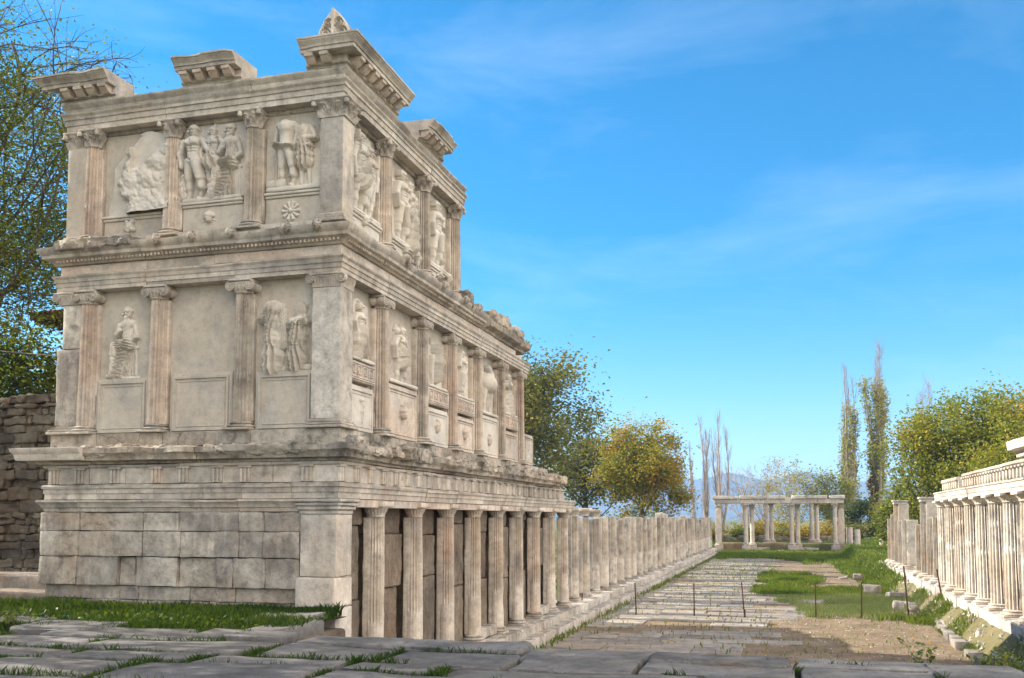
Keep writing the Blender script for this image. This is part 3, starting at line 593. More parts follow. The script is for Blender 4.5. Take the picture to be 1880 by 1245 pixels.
# --- middle storey
mb = MB(); course(mb, [(.0, 4.835), (.0, 5.085)], W0-.02, 15.4, [-5.05, -4.4, -3.6, -2.7, -1.75], [.9, 2.0, 3.0, 4.3, 5.4, 7.2, 8.8, 10.1, 12.2, 14.2], .1, .05, .02, 2.5, 41)
mb.build('plinth_course', MARBLE_ROUGH, B)
ZB, ZS, ZC, ZA = 5.09, 5.25, 7.62, 7.88
CR = .178
SM = [shaft_mesh('column', ZC-ZS, CR, m, 18, 0., .008, 70+i, d, (.2, .02, .30), c) for i, (m, d, c) in enumerate(((MARBLE_WARM, .035, ()), (MARBLE, .03, (.36,)), (MARBLE_WARM, .05, (.7,))))]
BM = base_mesh('base', CR, MARBLE, .16, .05, seed=4)
CM = ionic('capital', CR, .26, MARBLE, 3); CMp = ionic('capital', CR, .26, MARBLE, 4, (.28, .27))
CMp2 = ionic('capital', CR, .26, MARBLE, 5, (.30, .16))
def mcol(u, face, v):
    loc, rz = ((u, .13, ZS), 0) if face == 'L' else ((-.13, u, ZS), R(90))
    c = link(SM[v % 3], 'column', B, loc, rz); link(BM, 'base', c, (0, 0, -.16)); link(CM, 'capital', c, (0, 0, ZC-ZS)); return c
mcol(-3.83, 'L', 0); mcol(-2.02, 'L', 1); mcol(-5.40, 'L', 2)
for i, y in enumerate([2.05, 4.25, 6.2, 8.17, 10.3, 12.3]): mcol(y, 'S', i)
# corner pilaster and west pilaster
mb = MB(); rbox(mb, (-.56, -.01, ZS), (0, .52, ZC), (5, 4, 14), .012, .006, 2, 14, chip=.04); P2 = mb.build('corner_pilaster', MARBLE_GREY, B)
mb = MB()
for (o, a, b) in ((.09, ZB, ZB+.05), (.07, ZB+.052, ZB+.10), (.035, ZB+.102, ZS)): rbox(mb, (-.56-o, -.01-o, a), (o, .52+o, b), (5, 4, 1), .014, .008, 4, int(o*100), chip=.05)
mb.build('pilaster_base', MARBLE, P2); link(CMp, 'pilaster_capital', P2, (-.28, .255, ZC), 0)
mb = MB(); rbox(mb, (-6.06, .02, ZS), (-5.5, .4, 6.75), (5, 3, 10), .04, .04, 1.7, 15, chip=.12); rbox(mb, (-5.93, .03, 6.76), (-5.5, .4, ZC), (5, 3, 6), .03, .03, 1.7, 16, chip=.1); P3 = mb.build('west_pilaster', MARBLE_GREY, B)
mb = MB()
for (o, a, b) in ((.09, ZB, ZB+.05), (.07, ZB+.052, ZB+.10), (.03, ZB+.102, ZS)): rbox(mb, (-6.06-o, .0-o, a), (-5.24, .4, b), (6, 4, 1), .014, .012, 4, int(o*100), chip=.06)
mb.build('pilaster_base', MARBLE, P3); link(CMp2, 'pilaster_capital', P3, (-5.72, .16, ZC), 0)
# coffered panels of the front
for i, (a, b) in enumerate(((-5.2, -4.03), (-3.55, -2.24), (-1.75, -.58))):
    coffer(FL, a, b, 5.05, 6.16 if i != 1 else 6.2, -.24, .10, B, PLASTER, 80+i)
figure(FL, B, 'seated_figure_relief', 'seated', -4.62, 6.17, 1.40, -.26, False, seed=1)
figure(FL, B, 'draped_figure_relief', 'headless_draped', -1.42, 6.21, 1.36, -.26, False, seed=2)
figure(FL, B, 'draped_figure_relief', 'headless_half', -.90, 6.21, 1.34, -.26, False, seed=3)
# street bays of the middle storey
bays = [(.56, 1.78), (2.30, 4.0), (4.5, 5.95), (6.45, 7.92), (8.42, 10.05), (10.55, 12.05)]
kinds = ['goddess', 'warrior', 'mantle', 'female', 'horse', 'draped']
bossk = [None, 'lion', 'mask', 'mask', 'mask', None]
for i, ((a, b), kd) in enumerate(zip(bays, kinds)):
    mnd = i in (0, 2, 3, 5); vt = 5.98 if mnd else 6.22
    pr = .17 if i else .13
    cf = coffer(FS, a, b, 5.06, vt, -.28, pr, B, MARBLE_WARM if i % 2 else MARBLE_RELIEF, 90+i, .05)
    m_ = (a+b)/2
    if bossk[i] == 'lion': figure(FS, cf, 'lion_head_boss', lionboss(), m_-.30, 5.38, .6, -.28+pr-.05, depth=.8, res=.012, mat=MARBLE_WARM)
    elif bossk[i] == 'mask': figure(FS, cf, 'mask_boss', maskboss(False), m_-.28, 5.28, .56, -.28+pr-.05, depth=.8, res=.012, mat=MARBLE_WARM)
    if i == 0: figure(FS, cf, 'bust_figure', 'bust', m_+.1, 5.18, .72, -.28+pr-.05, depth=.8)
    if mnd:
        meander(FS, a+.03, b-.03, 6.04, 6.42, -.28, pr+.05, B, MARBLE_WARM, 100+i); v0 = 6.43
    else: v0 = 6.24
    H = 7.62-v0-(.0 if kd != 'warrior' else .08)
    mb = MB(); rs = random.Random(i)
    slab(mb, FS, a+.1, b-.12, v0-.01, v0+H*(.98 if i in (0, 3) else .86), -.3, -.22, .02, .02, 110+i, chip=.12)
    pl = mb.build('relief_panel', MARBLE_RELIEF if i % 2 == 0 else MARBLE_WARM, B)
    figure(FS, pl, {'horse': 'horse_relief'}.get(kd, 'standing_figure_relief'), kd, m_-.02, v0+.02, H/(1.08 if kd in ('warrior', 'goddess') else 1.), -.23, i == 3, seed=20+i, depth=1.15)
    mb = MB(); slab(mb, FS, a+.1, b-.1, v0, v0+.07, -.3, -.06, .02, .02, 5+i, chip=.05); mb.build('relief_ledge', MARBLE_RELIEF, pl)
coffer(FS, 12.75, 13.75, 5.05, 6.05, -.28, .2, B, MARBLE_GREY, 99)
mb = MB(); rbox(mb, (-1.2, 12.95, 5.05), (-.25, 13.8, 6.05), (3, 3, 5), .02, .02, 2, 44); mb.build('panel_backing', MARBLE_GREY, B)
# middle architrave, frieze, egg and dart cornice
mb = MB(); course(mb, [(-.04, ZA), (.0, ZA+.005), (.0, 7.96), (.02, 7.965), (.02, 8.05), (.04, 8.055), (.04, 8.12), (.075, 8.16), (.075, 8.19), (.0, 8.2)], W0+.0, 13.0, [-4.05, -2.15], [2.05, 4.25, 6.2, 8.2, 10.3, 12.3], .12, .03, .008, 3, 51, inner=-.5)
mb.build('middle_architrave', MARBLE, B)
mb = MB(); course(mb, [(-.01, 8.205), (-.02, 8.22), (-.02, 8.38)], W0+.04, 11.6, [-4.05, -2.6], [3.0, 5.0, 8.0, 9.4], .12, .06, .015, 3, 52, inner=-.5); mb.build('middle_frieze', MARBLE_WARM, B)
mb = MB(); course(mb, [(-.02, 8.385), (.03, 8.39), (.05, 8.42), (.10, 8.46), (.12, 8.47), (.20, 8.50), (.21, 8.56), (.25, 8.60), (.28, 8.67), (.28, 8.70), (.05, 8.73)], W0+.0, 8.05, [-4.05, -2.7, -1.3], [1.6, 2.9, 4.3, 5.6, 7.0], .08, .09, .014, 3.5, 53, inner=-.5)
mb.build('egg_and_dart_cornice', MARBLE, B)
mb = MB(); rr = random.Random(9)
for F, L0, L1 in ((FL, W0, 0), (FS, 0, 8.0)):
    u = L0+.05
    while u < L1:
        if F is FL or rr.random() < .9:
            slab(mb, F, u, u+.052, 8.425, 8.495, .05, .13, .02, 0, 1, (1, 1, 1))
        u += .082
mb.build('egg_and_dart', MARBLE_WARM, B)
mb = MB()
for F, us in ((FL, (-3.75, -3.0, -2.2, -1.05, -.45)), (FS, (2.4, 4.5, 6.0))):
    for u in us:
        mm = MB(); carve(mm, F, u, 8.58, .2, lionboss(), .30, .012, depth=1.2); mm.build('lion_spout', MARBLE, B, smooth=60)
mb = MB(); course(mb, [(-.05, 8.385), (.03, 8.40), (.05, 8.46), (.22, 8.52), (.26, 8.66), (.08, 8.72)], 0, 12.4, None, [9.4, 9.9, 11.1, 11.7], .06, .25, .03, 4, 54, False, True, inner=-.5, y0=8.35)
mb.build('broken_upper_cornice', MARBLE_ROUGH, B, smooth=50)
for i, (y, s, h) in enumerate(((8.9, .3, .22), (9.6, .4, .25), (11.2, .35, .2), (3.1, .15, .2), (5.0, .2, .2), (6.5, .25, .22), (7.4, .2, .12))): mb = MB(); rbox(mb, (-.1, y-s, 8.66), (.26, y+s, 8.74+h), (8, 12, 8), .03, .12, 5.5, i+5, chip=.25); mb.build('broken_cornice_lump', MARBLE_ROUGH, B, smooth=25)
for i, (x, s) in enumerate(((-5.6, .35), (-4.7, .5))): mb = MB(); rbox(mb, (x-s, -.34, 8.62), (x+s, .05, 8.82), (16, 9, 6), .03, .09, 5.5, i+15, chip=.25); mb.build('broken_cornice_lump', MARBLE_ROUGH, B, smooth=25)

# --- top storey
mb = MB(); course(mb, [(.0, 8.735), (.0, 8.86), (-.02, 8.87)], W0+.12, 6.95, [-4.2, -2.2], [2.1, 4.3], .12, .03, .01, 3, 61); mb.build('upper_plinth', MARBLE, B)
ZB, ZS, ZC, ZA = 8.80, 8.97, 10.74, 11.08
CT = .172
ST = [shaft_mesh('column', ZC-ZS, CT, m, 18, 0., .007, 90+i, .03, (.2, .02, .30), c) for i, (m, c) in enumerate(((MARBLE_WARM, (.33,)), (MARBLE, ())))]
BT = base_mesh('base', CT, MARBLE, .17, .05, seed=6); KT = [corinthian('capital', CT*.93, .34, MARBLE, seed=i) for i in (1, 2)]
KTp = corinthian('pilaster_capital', .23, .34, MARBLE, 's', 1.16, 1.1, 3)
def tcol(u, face, v):
    loc, rz = ((u, .13, ZS), 0) if face == 'L' else ((-.13, u, ZS), R(90))
    c = link(ST[v % 2], 'column', B, loc, rz); link(BT, 'base', c, (0, 0, -.17)); link(KT[v % 2], 'capital', c, (0, 0, ZC-ZS)); return c
tcol(-3.62, 'L', 0); tcol(-1.88, 'L', 1); tcol(-5.42, 'L', 0)
for i, y in enumerate([2.15, 4.33, 6.4]): tcol(y, 'S', i)
mb = MB(); rbox(mb, (-.46, -.0, ZS), (0, .46, ZC), (5, 4, 12), .012, .004, 2, 24, chip=.03); P4 = mb.build('corner_pilaster', MARBLE, B)
mb = MB()
for (o, a, b) in ((.09, ZB, ZB+.06), (.06, ZB+.062, ZB+.12), (.03, ZB+.122, ZS)): rbox(mb, (-.46-o, -o, a), (o, .46+o, b), (5, 4, 1), .014, .006, 4, int(o*100), chip=.03)
mb.build('pilaster_base', MARBLE, P4); link(KTp, 'pilaster_capital', P4, (-.23, .23, ZC), 0)
mb = MB(); rbox(mb, (-5.95, .03, ZS), (-5.5, .36, ZC), (5, 3, 12), .012, .005, 2, 25, chip=.03); P5 = mb.build('west_pilaster', PLASTER, B)
mb = MB()
for (o, a, b) in ((.07, ZB, ZB+.08), (.03, ZB+.082, ZS)): rbox(mb, (-5.95-o, .03-o, a), (-5.2, .4, b), (5, 4, 1), .014, .01, 4, int(o*100), chip=.05)
mb.build('pilaster_base', MARBLE, P5); link(corinthian('pilaster_capital', .2, .34, MARBLE, 's', 1.2, .8, 5), 'pilaster_capital', P5, (-5.72, .2, ZC), 0)
# pedestals with bosses, ledges, panels
def pedestal(F, a, b, top, base, pr, boss, seed):
    mb = MB(); slab(mb, F, a, b, 8.86, top-.10, base-.05, base+pr, .012, .004, seed, chip=.02); o = mb.build('relief_pedestal', PLASTER if F is FL else MARBLE_RELIEF, B)
    mb = MB(); slab(mb, F, a, b, top-.10, top-.05, base, base+pr+.035, .012, .008, seed, chip=.04); slab(mb, F, a-.01, b+.01, top-.05, top, base, base+pr+.07, .014, .01, seed+1, chip=.06); mb.build('pedestal_ledge', MARBLE_RELIEF, o)
    if boss is not None: figure(F, o, boss[1], boss[0], (a+b)/2-.26, 8.95, .38, base+pr-.005, depth=1.1, res=.008, mat=MARBLE_RELIEF)
    return o
pedestal(FL, -5.2, -3.85, 9.36, -.26, .06, ([(.5, .5, .2, .45, .45, .2, .05), (.5, .6, .12, .7, .75, .12, .08), (.4, .3, .14, .25, .4, .12, .06), (.6, .35, .12, .75, .3, .12, .06), (.35, .65, .1, .3, .75, .09, .05)], 'flower_boss'), 120)
pedestal(FL, -3.4, -2.1, 9.46, -.26, .1, (maskboss(), 'mask_boss'), 122); pedestal(FL, -1.65, -.46, 9.5, -.26, .06, (rosette(), 'rosette_boss'), 124)
# broken slab in the first bay
def broken_slab(parent):
    gx = np.arange(-5.16, -3.60, .014); gz = np.arange(9.36, 10.98, .014); U, V = np.meshgrid(gx, gz, indexing='ij'); q = np.stack([U*2.2, V*2.2, U*0], -1)
    lft = -5.1+.12*vnoise(np.stack([V*2.3, V*0, V*0], -1), 4)+np.clip(V-10.35, 0, 1)*.95
    m = (U > lft) & (V < 10.95+.05*np.sin(U*7))
    jag = .10*vnoise(np.stack([V*5, U*0, V*0], -1), 6)+.05*vnoise(np.stack([V*17, U*0, V*0], -1), 7)
    edge = -4.74+.30*np.clip(V-10.25, 0, 1)+.10*np.sin(V*4.2)+jag-U
    slope_ = np.clip(-edge*.9, 0, .12); step = np.where(edge < 0, .085, 0.)
    upper = np.clip((V-10.16-.62*(U+4.45)+.05*vnoise(np.stack([U*6, V*0, V*0], -1), 2))*6, 0, 1)*np.where(U > -4.52, 1, 0)
    br = np.where(edge < 0, 1., 0.)*(1-upper); q2 = np.stack([U*3.1+V, V*3.4, U*0], -1)
    facet = np.abs(vnoise(q2, 3))*.06+np.abs(vnoise(q2*2.3, 5))*.035+fbm(q2*6, 3, 8)*.016
    D = -.215+(step+slope_*.6)*(1-.55*upper)+br*facet+.006*fbm(q*5, 4, 2)+np.where(V < 9.75, 1, 0)*np.clip((9.75-V)*.12, 0, .04)
    D = np.where(m, D, -.30); idx = np.arange(m.size).reshape(m.shape); keep = m[:-1, :-1] | m[1:, :-1] | m[1:, 1:] | m[:-1, 1:]
    mb = MB(); mb.add(FL(U, V, D).reshape(-1, 3), np.stack([idx[:-1, :-1], idx[1:, :-1], idx[1:, 1:], idx[:-1, 1:]], -1)[keep]); return mb.build('broken_relief_panel', MARBLE_RELIEF, parent, smooth=60)
broken_slab(B)
def panel(F, a, b, v0, v1, seed): 
    mb = MB(); slab(mb, F, a, b, v0, v1, -.28, -.235, .02, .012, seed, chip=.1); return mb.build('relief_panel', MARBLE_RELIEF, B)
p_ = panel(FL, -3.5, -2.1, 9.47, 10.98, 130)
figure(FL, p_, 'nude_figure_relief', 'nude', -3.18, 9.5, 1.46, -.24, seed=31, depth=1.4); figure(FL, p_, 'armoured_figure_relief', 'armored', -2.80, 9.72, 1.18, -.26, seed=32); figure(FL, p_, 'seated_figure_relief', 'seated', -2.46, 9.5, 1.46, -.25, seed=33)
figure(FL, p_, 'kneeling_figure_relief', 'kneel', -2.80, 9.5, .40, -.16, seed=34); figure(FL, p_, 'captive_figure_relief', 'kneel', -3.42, 9.52, .52, -.22, seed=35)
mb = MB(); slab(mb, FL, -3.4, -2.12, 9.46, 9.54, -.28, -.10, .025, .02, 131, chip=.06); mb.build('relief_ledge', MARBLE_RELIEF, p_)
p_ = panel(FL, -1.30, -.5, 9.52, 10.3, 132)
figure(FL, p_, 'draped_figure_relief', 'torso_draped', -1.22, 9.58, 1.36, -.25, seed=36, depth=1.4); figure(FL, p_, 'tunic_figure_relief', 'tunic', -.86, 9.58, 1.3, -.25, seed=37)
mb = MB(); slab(mb, FL, -1.62, -.48, 9.50, 9.60, -.28, -.10, .03, .025, 133, chip=.08); slab(mb, FL, -1.64, -1.2, 9.59, 9.74, -.28, -.12, .04, .05, 134, chip=.1); mb.build('relief_ledge', MARBLE_RELIEF, p_)
for i, ((a, b), ks, bk) in enumerate((((.5, 1.9), (('armored', .38), ('nude', .72)), maskboss(False)), ((2.4, 4.05), (('nude_cloak', .45), ('draped', .72)), maskboss(False)), ((4.6, 6.1), (('nude_cloak', .42),), rosette(7)))):
    pedestal(FS, a, b, 9.22, -.28, .17, (bk, ('mask_boss', 'mask_boss', 'rosette_boss')[i]), 140+i)
    p_ = panel(FS, a+.08, b-.15, 9.22, 10.95 if i == 0 else 10.6, 150+i)
    for j, (kd, t) in enumerate(ks): figure(FS, p_, 'standing_figure_relief', kd, a+(b-a)*t, 9.27, 1.55-.1*j, -.24, j == 1, seed=40+3*i+j, depth=1.15)
    mb = MB(); slab(mb, FS, a+.05, b-.08, 9.22, 9.29, -.3, -.05, .02, .02, 160+i, chip=.05); mb.build('relief_ledge', MARBLE_RELIEF, p_)
# architrave and remains of the modillion cornice
mb = MB(); course(mb, [(-.05, ZA), (.0, ZA+.005), (.0, 11.19), (.025, 11.195), (.025, 11.30), (.05, 11.305), (.055, 11.36), (.095, 11.40), (.10, 11.43)], W0+.1, 6.72, [-3.72, -1.88], [2.15, 4.4], .12, .03, .007, 3, 71, inner=-.5); mb.build('upper_architrave', MARBLE, B)
mb = MB(); course(mb, [(.02, 11.435), (.02, 11.52), (.07, 11.57), (.09, 11.60), (.09, 11.63)], W0+.1, 6.72, [-4.4, -3.4, -1.88], [1.3, 3.0, 5.6], .08, .05, .012, 3, 72, inner=-.5); mb.build('upper_frieze', MARBLE, B)
def modillion_block(prof_x0, x1, y1, seed, left=True, street=False, y0=0.):
    mb = MB(); course(mb, [(.04, 11.635), (.07, 11.64), (.07, 11.67), (.12, 11.69), (.12, 11.72), (.10, 11.73), (.10, 11.84), (.34, 11.845), (.34, 11.91), (.365, 11.915), (.37, 11.94), (.40, 11.975), (.44, 12.01), (.445, 12.03), (.465, 12.035), (.465, 12.07), (.30, 12.085)], prof_x0, y1, None, None, .07, .16, .022, 3.5, seed, left, street, inner=-.45, y0=y0, x1=x1, lret=left and prof_x0 < -5)
    o = mb.build('modillion_cornice_block', MARBLE, B)
    def mod(F, u):
        m2 = MB(); w = .085; pr = [(.10, 11.70), (.17, 11.69), (.23, 11.72), (.28, 11.77), (.32, 11.78), (.33, 11.835), (.10, 11.835)]
        n = len(pr); V = np.array([[u-w, z, d] for d, z in pr]+[[u+w, z, d] for d, z in pr]); P = F(V[:, 0], V[:, 1], V[:, 2])
        m2.add(P, [[i, (i+1) % n, n+(i+1) % n, n+i] for i in range(n)]+[list(range(n))[::-1], list(range(n, 2*n))]); m2.build('modillion', MARBLE_WARM, o)
    if left:
        u = prof_x0+.16
        while u < x1-.02: mod(FL, u); u += .30
    if street:
        u = y0+.12
        while u < y1-.1: mod(FS, u); u += .32
    return o
modillion_block(W0+.1, -5.45, 0, 81); modillion_block(-5.42, -4.80, 0, 86); modillion_block(-3.32, -2.05, 0, 82); modillion_block(-.72, 0, 2.32, 83, True, True); modillion_block(0, 0, 5.0, 84, False, True, 3.5)
mb = MB()
for i, (x, y, w, l) in enumerate(((-5.4, .3, .5, .5), (-2.7, .35, .55, .4), (-.25, .6, .3, .8), (-.3, 4.4, .25, .7))): rbox(mb, (x-w, y-l*.6, 11.60), (x+w, y+l, 12.06), (5, 5, 3), .06, .05, 2, i)
mb.build('cornice_core', MARBLE_ROUGH, B)
# palmette at the corner
def antefix():
    gx = np.arange(-.34, .34, .012); gz = np.arange(0, .62, .012); U, V = np.meshgrid(gx, gz, indexing='ij')
    hw = .31*(1-(V/.60)**1.7)+.02; m = np.abs(U) < hw
    h = .10+0*U
    for sx_, sz_, rr in ((-.16, .13, .13), (.16, .13, .13), (-.10, .33, .10), (.10, .33, .10)):
        d = np.hypot(U-sx_, V-sz_); a = np.arctan2(V-sz_, U-sx_); h = np.where(d < rr, .10+.035*np.sin(d/rr*14+a), h)
    h = np.where((np.abs(U) < .03), .13, h)
    Dp = np.where(m, h, .0); mb = MB(); idx = np.arange(m.size).reshape(m.shape); keep = m[:-1, :-1] | m[1:, :-1] | m[1:, 1:] | m[:-1, 1:]
    q = np.stack([idx[:-1, :-1], idx[1:, :-1], idx[1:, 1:], idx[:-1, 1:]], -1)[keep]
    mb.add(FL(U, V, Dp).reshape(-1, 3), q); mb.add(FL(U, V, -.12+0*U).reshape(-1, 3), q[:, ::-1])
    return mb
antefix().build('palmette_antefix', MARBLE, B, (-.10, -.16, 12.05), smooth=60).scale = (1.0, 1., .95)
mb = MB(); rbox(mb, (-5.75, -.2, 12.06), (-5.45, .05, 12.22), (4, 4, 3), .05, .06, 4, 3); mb.build('antefix_stump', MARBLE_ROUGH, B)

# =================================================================== STYLOBATE, LEFT COLONNADE
mb = MB()
r4 = random.Random(4); y = -1.0
while y < 89.5:
    l = r4.uniform(1.6, 2.6); rbox(mb, (-1.1, y+.006, -.3), (.30+r4.uniform(-.02, .02), y+l-.006, .36), (2, 5, 2), .03, .02, 2, int(y*3)+400, chip=.05)
    rbox(mb, (-.2, y+.5, -.35), (.62+r4.uniform(-.04, .04), y+l+.49, .10), (2, 5, 2), .035, .025, 2, int(y*3)+900, chip=.06); y += l
tag(mb.build('stepped_stylobate', MARBLE_GREY), 'long two stepped stone platform under the left row of columns', 'platform')
def lvar(i): return i % 4
LSH = [shaft_mesh('column', h, .20, m, 18, .36, .012, 140+i, d, ((.30, .36, .26, .33)[i], .02, .34), c, n=72, nz=22, flute=.2) for i, (h, m, d, c) in enumerate(((2.98, MARBLE_GREY, .05, (.6,)), (2.90, MARBLE, .06, (.45, .8)), (2.86, MARBLE_GREY, .08, (.7,)), (2.93, MARBLE_BRIGHT, .05, (.55,))))]
order = ('first', 'second', 'third', 'fourth', 'fifth', 'sixth', 'seventh', 'eighth', 'ninth', 'tenth', 'eleventh', 'twelfth', 'thirteenth', 'fourteenth', 'fifteenth', 'sixteenth', 'seventeenth', 'eighteenth', 'nineteenth', 'twentieth')
for i in range(33):
    y = 20.5+2.05*i
    if i < 20: lab = 'worn fluted marble half column without a beam, %s beyond the end of the tall ruin along the left platform' % order[i]
    else: lab = 'worn fluted marble half column on the left platform, %s before the distant columned gateway' % order[32-i]
    c = tag(link(LSH[i % 4], 'column', None, (-.24+r4.uniform(-.02, .02), y, .56), R(90)+r4.uniform(-.03, .03)), lab, 'column', 'freestanding columns along the left platform')
    c.scale = (r4.uniform(.94, 1.06), r4.uniform(.92, 1.1), r4.uniform(.97, 1.025))
    link(LB[i % 2], 'base', c, (0, 0, -.2))
    if i < 3: link(LC[i % 3], 'capital', c, (0, 0, 2.94))
    elif i in (13, 14, 20): m = MB(); rbox(m, (-.2, -.1, 2.88), (.22, .42, 3.22), (3, 3, 2), .05, .05, 3, i); m.build('broken_drum', MARBLE_GREY, c)
mb = MB(); m = MB()

# =================================================================== RIGHT COLONNADE
XR = 13.5; ZR = .8
CO = empty('columned_portico', (XR, 20, ZR), 'sunlit white marble columns carrying a beam and frieze at the right edge', 'ruin')
def PL(o, p): o.location = (p[0]-XR, p[1]-20, p[2]-ZR); return o
RSH = [shaft_mesh('column', 2.92, .26, m, 16, 0., .012, 190+i, d, (.27, .05, .75), c, flute=.17) for i, (m, d, c) in enumerate(((MARBLE_SUN, .05, (.55,)), (MARBLE_SUN, .07, (.47,)), (MARBLE_SUN, .05, (.8,))))]
RB = base_mesh('base', .265, MARBLE_SUN, .22, .07, seed=8); RC = [doric_cap('capital', .255, .26, MARBLE_SUN, 8+i, .3) for i in range(2)]
for i in range(9):
    y = 26.4-2.05*i
    c = link(RSH[i % 3], 'column', CO); PL(c, (XR, y, ZR+.2)); c.rotation_euler = (0, 0, R(-90)); link(RB, 'base', c, (0, 0, -.22)); link(RC[i % 2], 'capital', c, (0, 0, 2.92))
def FW(u, v, d): return np.stack([XR-.25-d, u, v], -1)
def wcourse(prof, y0, y1, breaks, name, mat, seed, ero=.03):
    mb = MB(); course(mb, prof, 0, y1, None, breaks, .12, ero, .012, 3, seed, False, True, inner=-.7, y0=y0)
    mb.v = [np.stack([XR-.25-V[:, 0], V[:, 1], V[:, 2]], -1) for V in mb.v]; mb.f = [q[::-1] for q in mb.f]
    o = mb.build(name, mat, CO); o.location = (-XR, -20, -ZR); return o
wcourse([(-.03, 4.185), (.0, 4.19), (.0, 4.30), (.025, 4.305), (.025, 4.44), (.06, 4.46), (.06, 4.50), (.02, 4.52)], 8.9, 26.95, [11.1, 13.1, 15.2, 17.2, 19.3, 21.3, 23.4, 25.4], 'architrave', MARBLE_SUN, 201)
fz = wcourse([(-.03, 4.525), (-.02, 4.53), (-.02, 4.86), (.05, 4.90), (.06, 4.97), (.0, 4.98)], 9.0, 20.2, [11, 13.5, 15.6, 18.1], 'frieze', MARBLE_SUN, 202)
fz2 = wcourse([(-.05, 4.525), (-.03, 4.53), (-.03, 4.80), (.05, 4.84), (.06, 4.92), (.0, 4.93)], 21.2, 24.6, None, 'frieze', MARBLE_SUN, 203)
for f_, ya, yb_ in ((fz, 9.3, 20.1), (fz2, 21.35, 24.5)):
    y = ya
    while y < yb_: mb = MB(); rbox(mb, (XR-.30, y, 4.535), (XR-.2, y+.15, 4.85), (1, 2, 3), .03, .01, 4, int(y*9)); rbox(mb, (XR-.34, y-.03, 4.79), (XR-.2, y+.18, 4.855), (1, 2, 1), .02, .01, 4, int(y*9)); y += .42; mb.build('triglyph', MARBLE_SUN, f_)
wcourse([(.0, 5.0), (.1, 5.02), (.12, 5.16), (.3, 5.2), (.34, 5.42), (.2, 5.46)], 8.6, 11.6, None, 'cornice_block', MARBLE_SUN, 204, .08)
# free standing pillars beyond the beam
hts = {1: 2.55, 2: 2.52, 3: 3.25, 4: 2.2, 7: 2.4, 8: 2.35, 9: 3.3, 10: 2.7, 11: 2.45}
rl = {1: 'wide grey flat pillar just beyond the end of the sunlit beam', 2: 'fluted half column next beyond the wide grey pillar at the beam end', 3: 'tall fluted pillar with block capital, nearer of the two tallest lone pillars at right', 4: 'short fluted pillar standing alone just left of the tall capped pillar',
      7: 'fluted pillar with broad grey side slab, beyond the gap in the right row', 8: 'narrow fluted half column right of the farther tall lone pillar', 9: 'tall grey topped pillar, farther of the two tallest lone pillars at right', 10: 'slim fluted half column left of the farther tall lone pillar', 11: 'last low white half column at the far left end of the right row'}
for k, h in hts.items():
    y = 26.4+1.93*k; me = shaft_mesh('pillar', h, .20, MARBLE_SUN, 16, 0., .012, 230+k, .06, (.24, .05, .34 if k not in (1, 2, 3, 7, 9) else .62), (.5,), n=64, nz=18)
    c = tag(link(me, 'pillar', None, (XR, y, ZR+.2), R(-90)), rl[k], 'pillar', 'freestanding pillars of the right row'); link(RB, 'base', c, (0, 0, -.2))
    if k in (3, 9): mm = MB(); rbox(mm, (-.28, -.18, h-.02), (.26, .56, h+.1), (3, 3, 2), .02, .012, 3, k, chip=.05); rbox(mm, (-.33, -.24, h+.1), (.31, .60, h+.2), (3, 3, 2), .02, .012, 3, k, chip=.05); mm.build('capital', MARBLE_GREY, c)
mb = MB(); y = 7.0
while y < 50:
    l = r4.uniform(1.2, 2.2); rbox(mb, (XR-.46+r4.uniform(-.05, .05), y+.01, -.2), (XR+1.2, y+l-.01, ZR), (3, 6, 3), .04, .035, 2, int(y*3)+600, chip=.1); y += l
tag(mb.build('stone_platform', MARBLE), 'pale stone platform under the sunlit right row of columns', 'platform')

# =================================================================== FAR GATEWAY
G = empty('columned_gateway', (6.5, 89, .1), 'distant open gateway of slim pale columns under one long beam closing the street', 'gateway')
GSH = shaft_mesh('column', 3.62, .235, MARBLE_WARM, 16, 1., .008, 300, .03, None, (.5,), n=32, nz=14); GB = base_mesh('base', .29, MARBLE_WARM, .75, .45, seed=9); GC = corinthian('capital', .22, .45, MARBLE_WARM, seed=9)
GP = MB(); rbox(GP, (-.3, -.3, 0), (.3, .3, 3.5), (3, 3, 10), .02, .012, 2, 5); GP = GP.mesh('pier', MARBLE_WARM)
def gl(me, nm, x, y, z): o = link(me, nm, G, (x-6.5, y-89, z-.1)); return o
for x, y, z in ((3.25, 89, .15), (3.85, 89.9, .15), (7.85, 89, .15), (8.45, 89.9, .15), (12.1, 89, .2), (5.25, 94, .45), (5.75, 94.9, .45), (9.95, 94, .45), (10.5, 94.9, .45)):
    c = gl(GSH, 'column', x, y, z+.75); link(GB, 'base', c, (0, 0, -.75)); link(GC, 'capital', c, (0, 0, 3.58))
for x, y in ((.45, 89), (12.75, 89.9)): c = gl(GP, 'pier', x, y, .9); link(GB, 'base', c, (0, 0, -.75)); link(GC, 'capital', c, (0, 0, 3.5))
def bar(nm, x0, x1, y0, y1, z0, z1, seed, mat=MARBLE_WARM, parent=G, origin=(6.5, 89, .1), chip=.05, amp=.02):
    mb = MB(); n = max(1, int((x1-x0)/2.4)); w = (x1-x0)/n
    for i in range(n): rbox(mb, (x0+i*w+.01, y0, z0), (x0+(i+1)*w-.01, y1, z1), (8, 2, 3), .03, amp, 2, seed+i, chip=chip)
    o = mb.build(nm, mat, parent); o.location = (-origin[0], -origin[1], -origin[2]); return o
bar('architrave', .05, 13.0, 88.72, 90.2, 5.0, 5.46, 310); bar('architrave', 4.6, 11.2, 93.72, 95.2, 5.12, 5.7, 320)
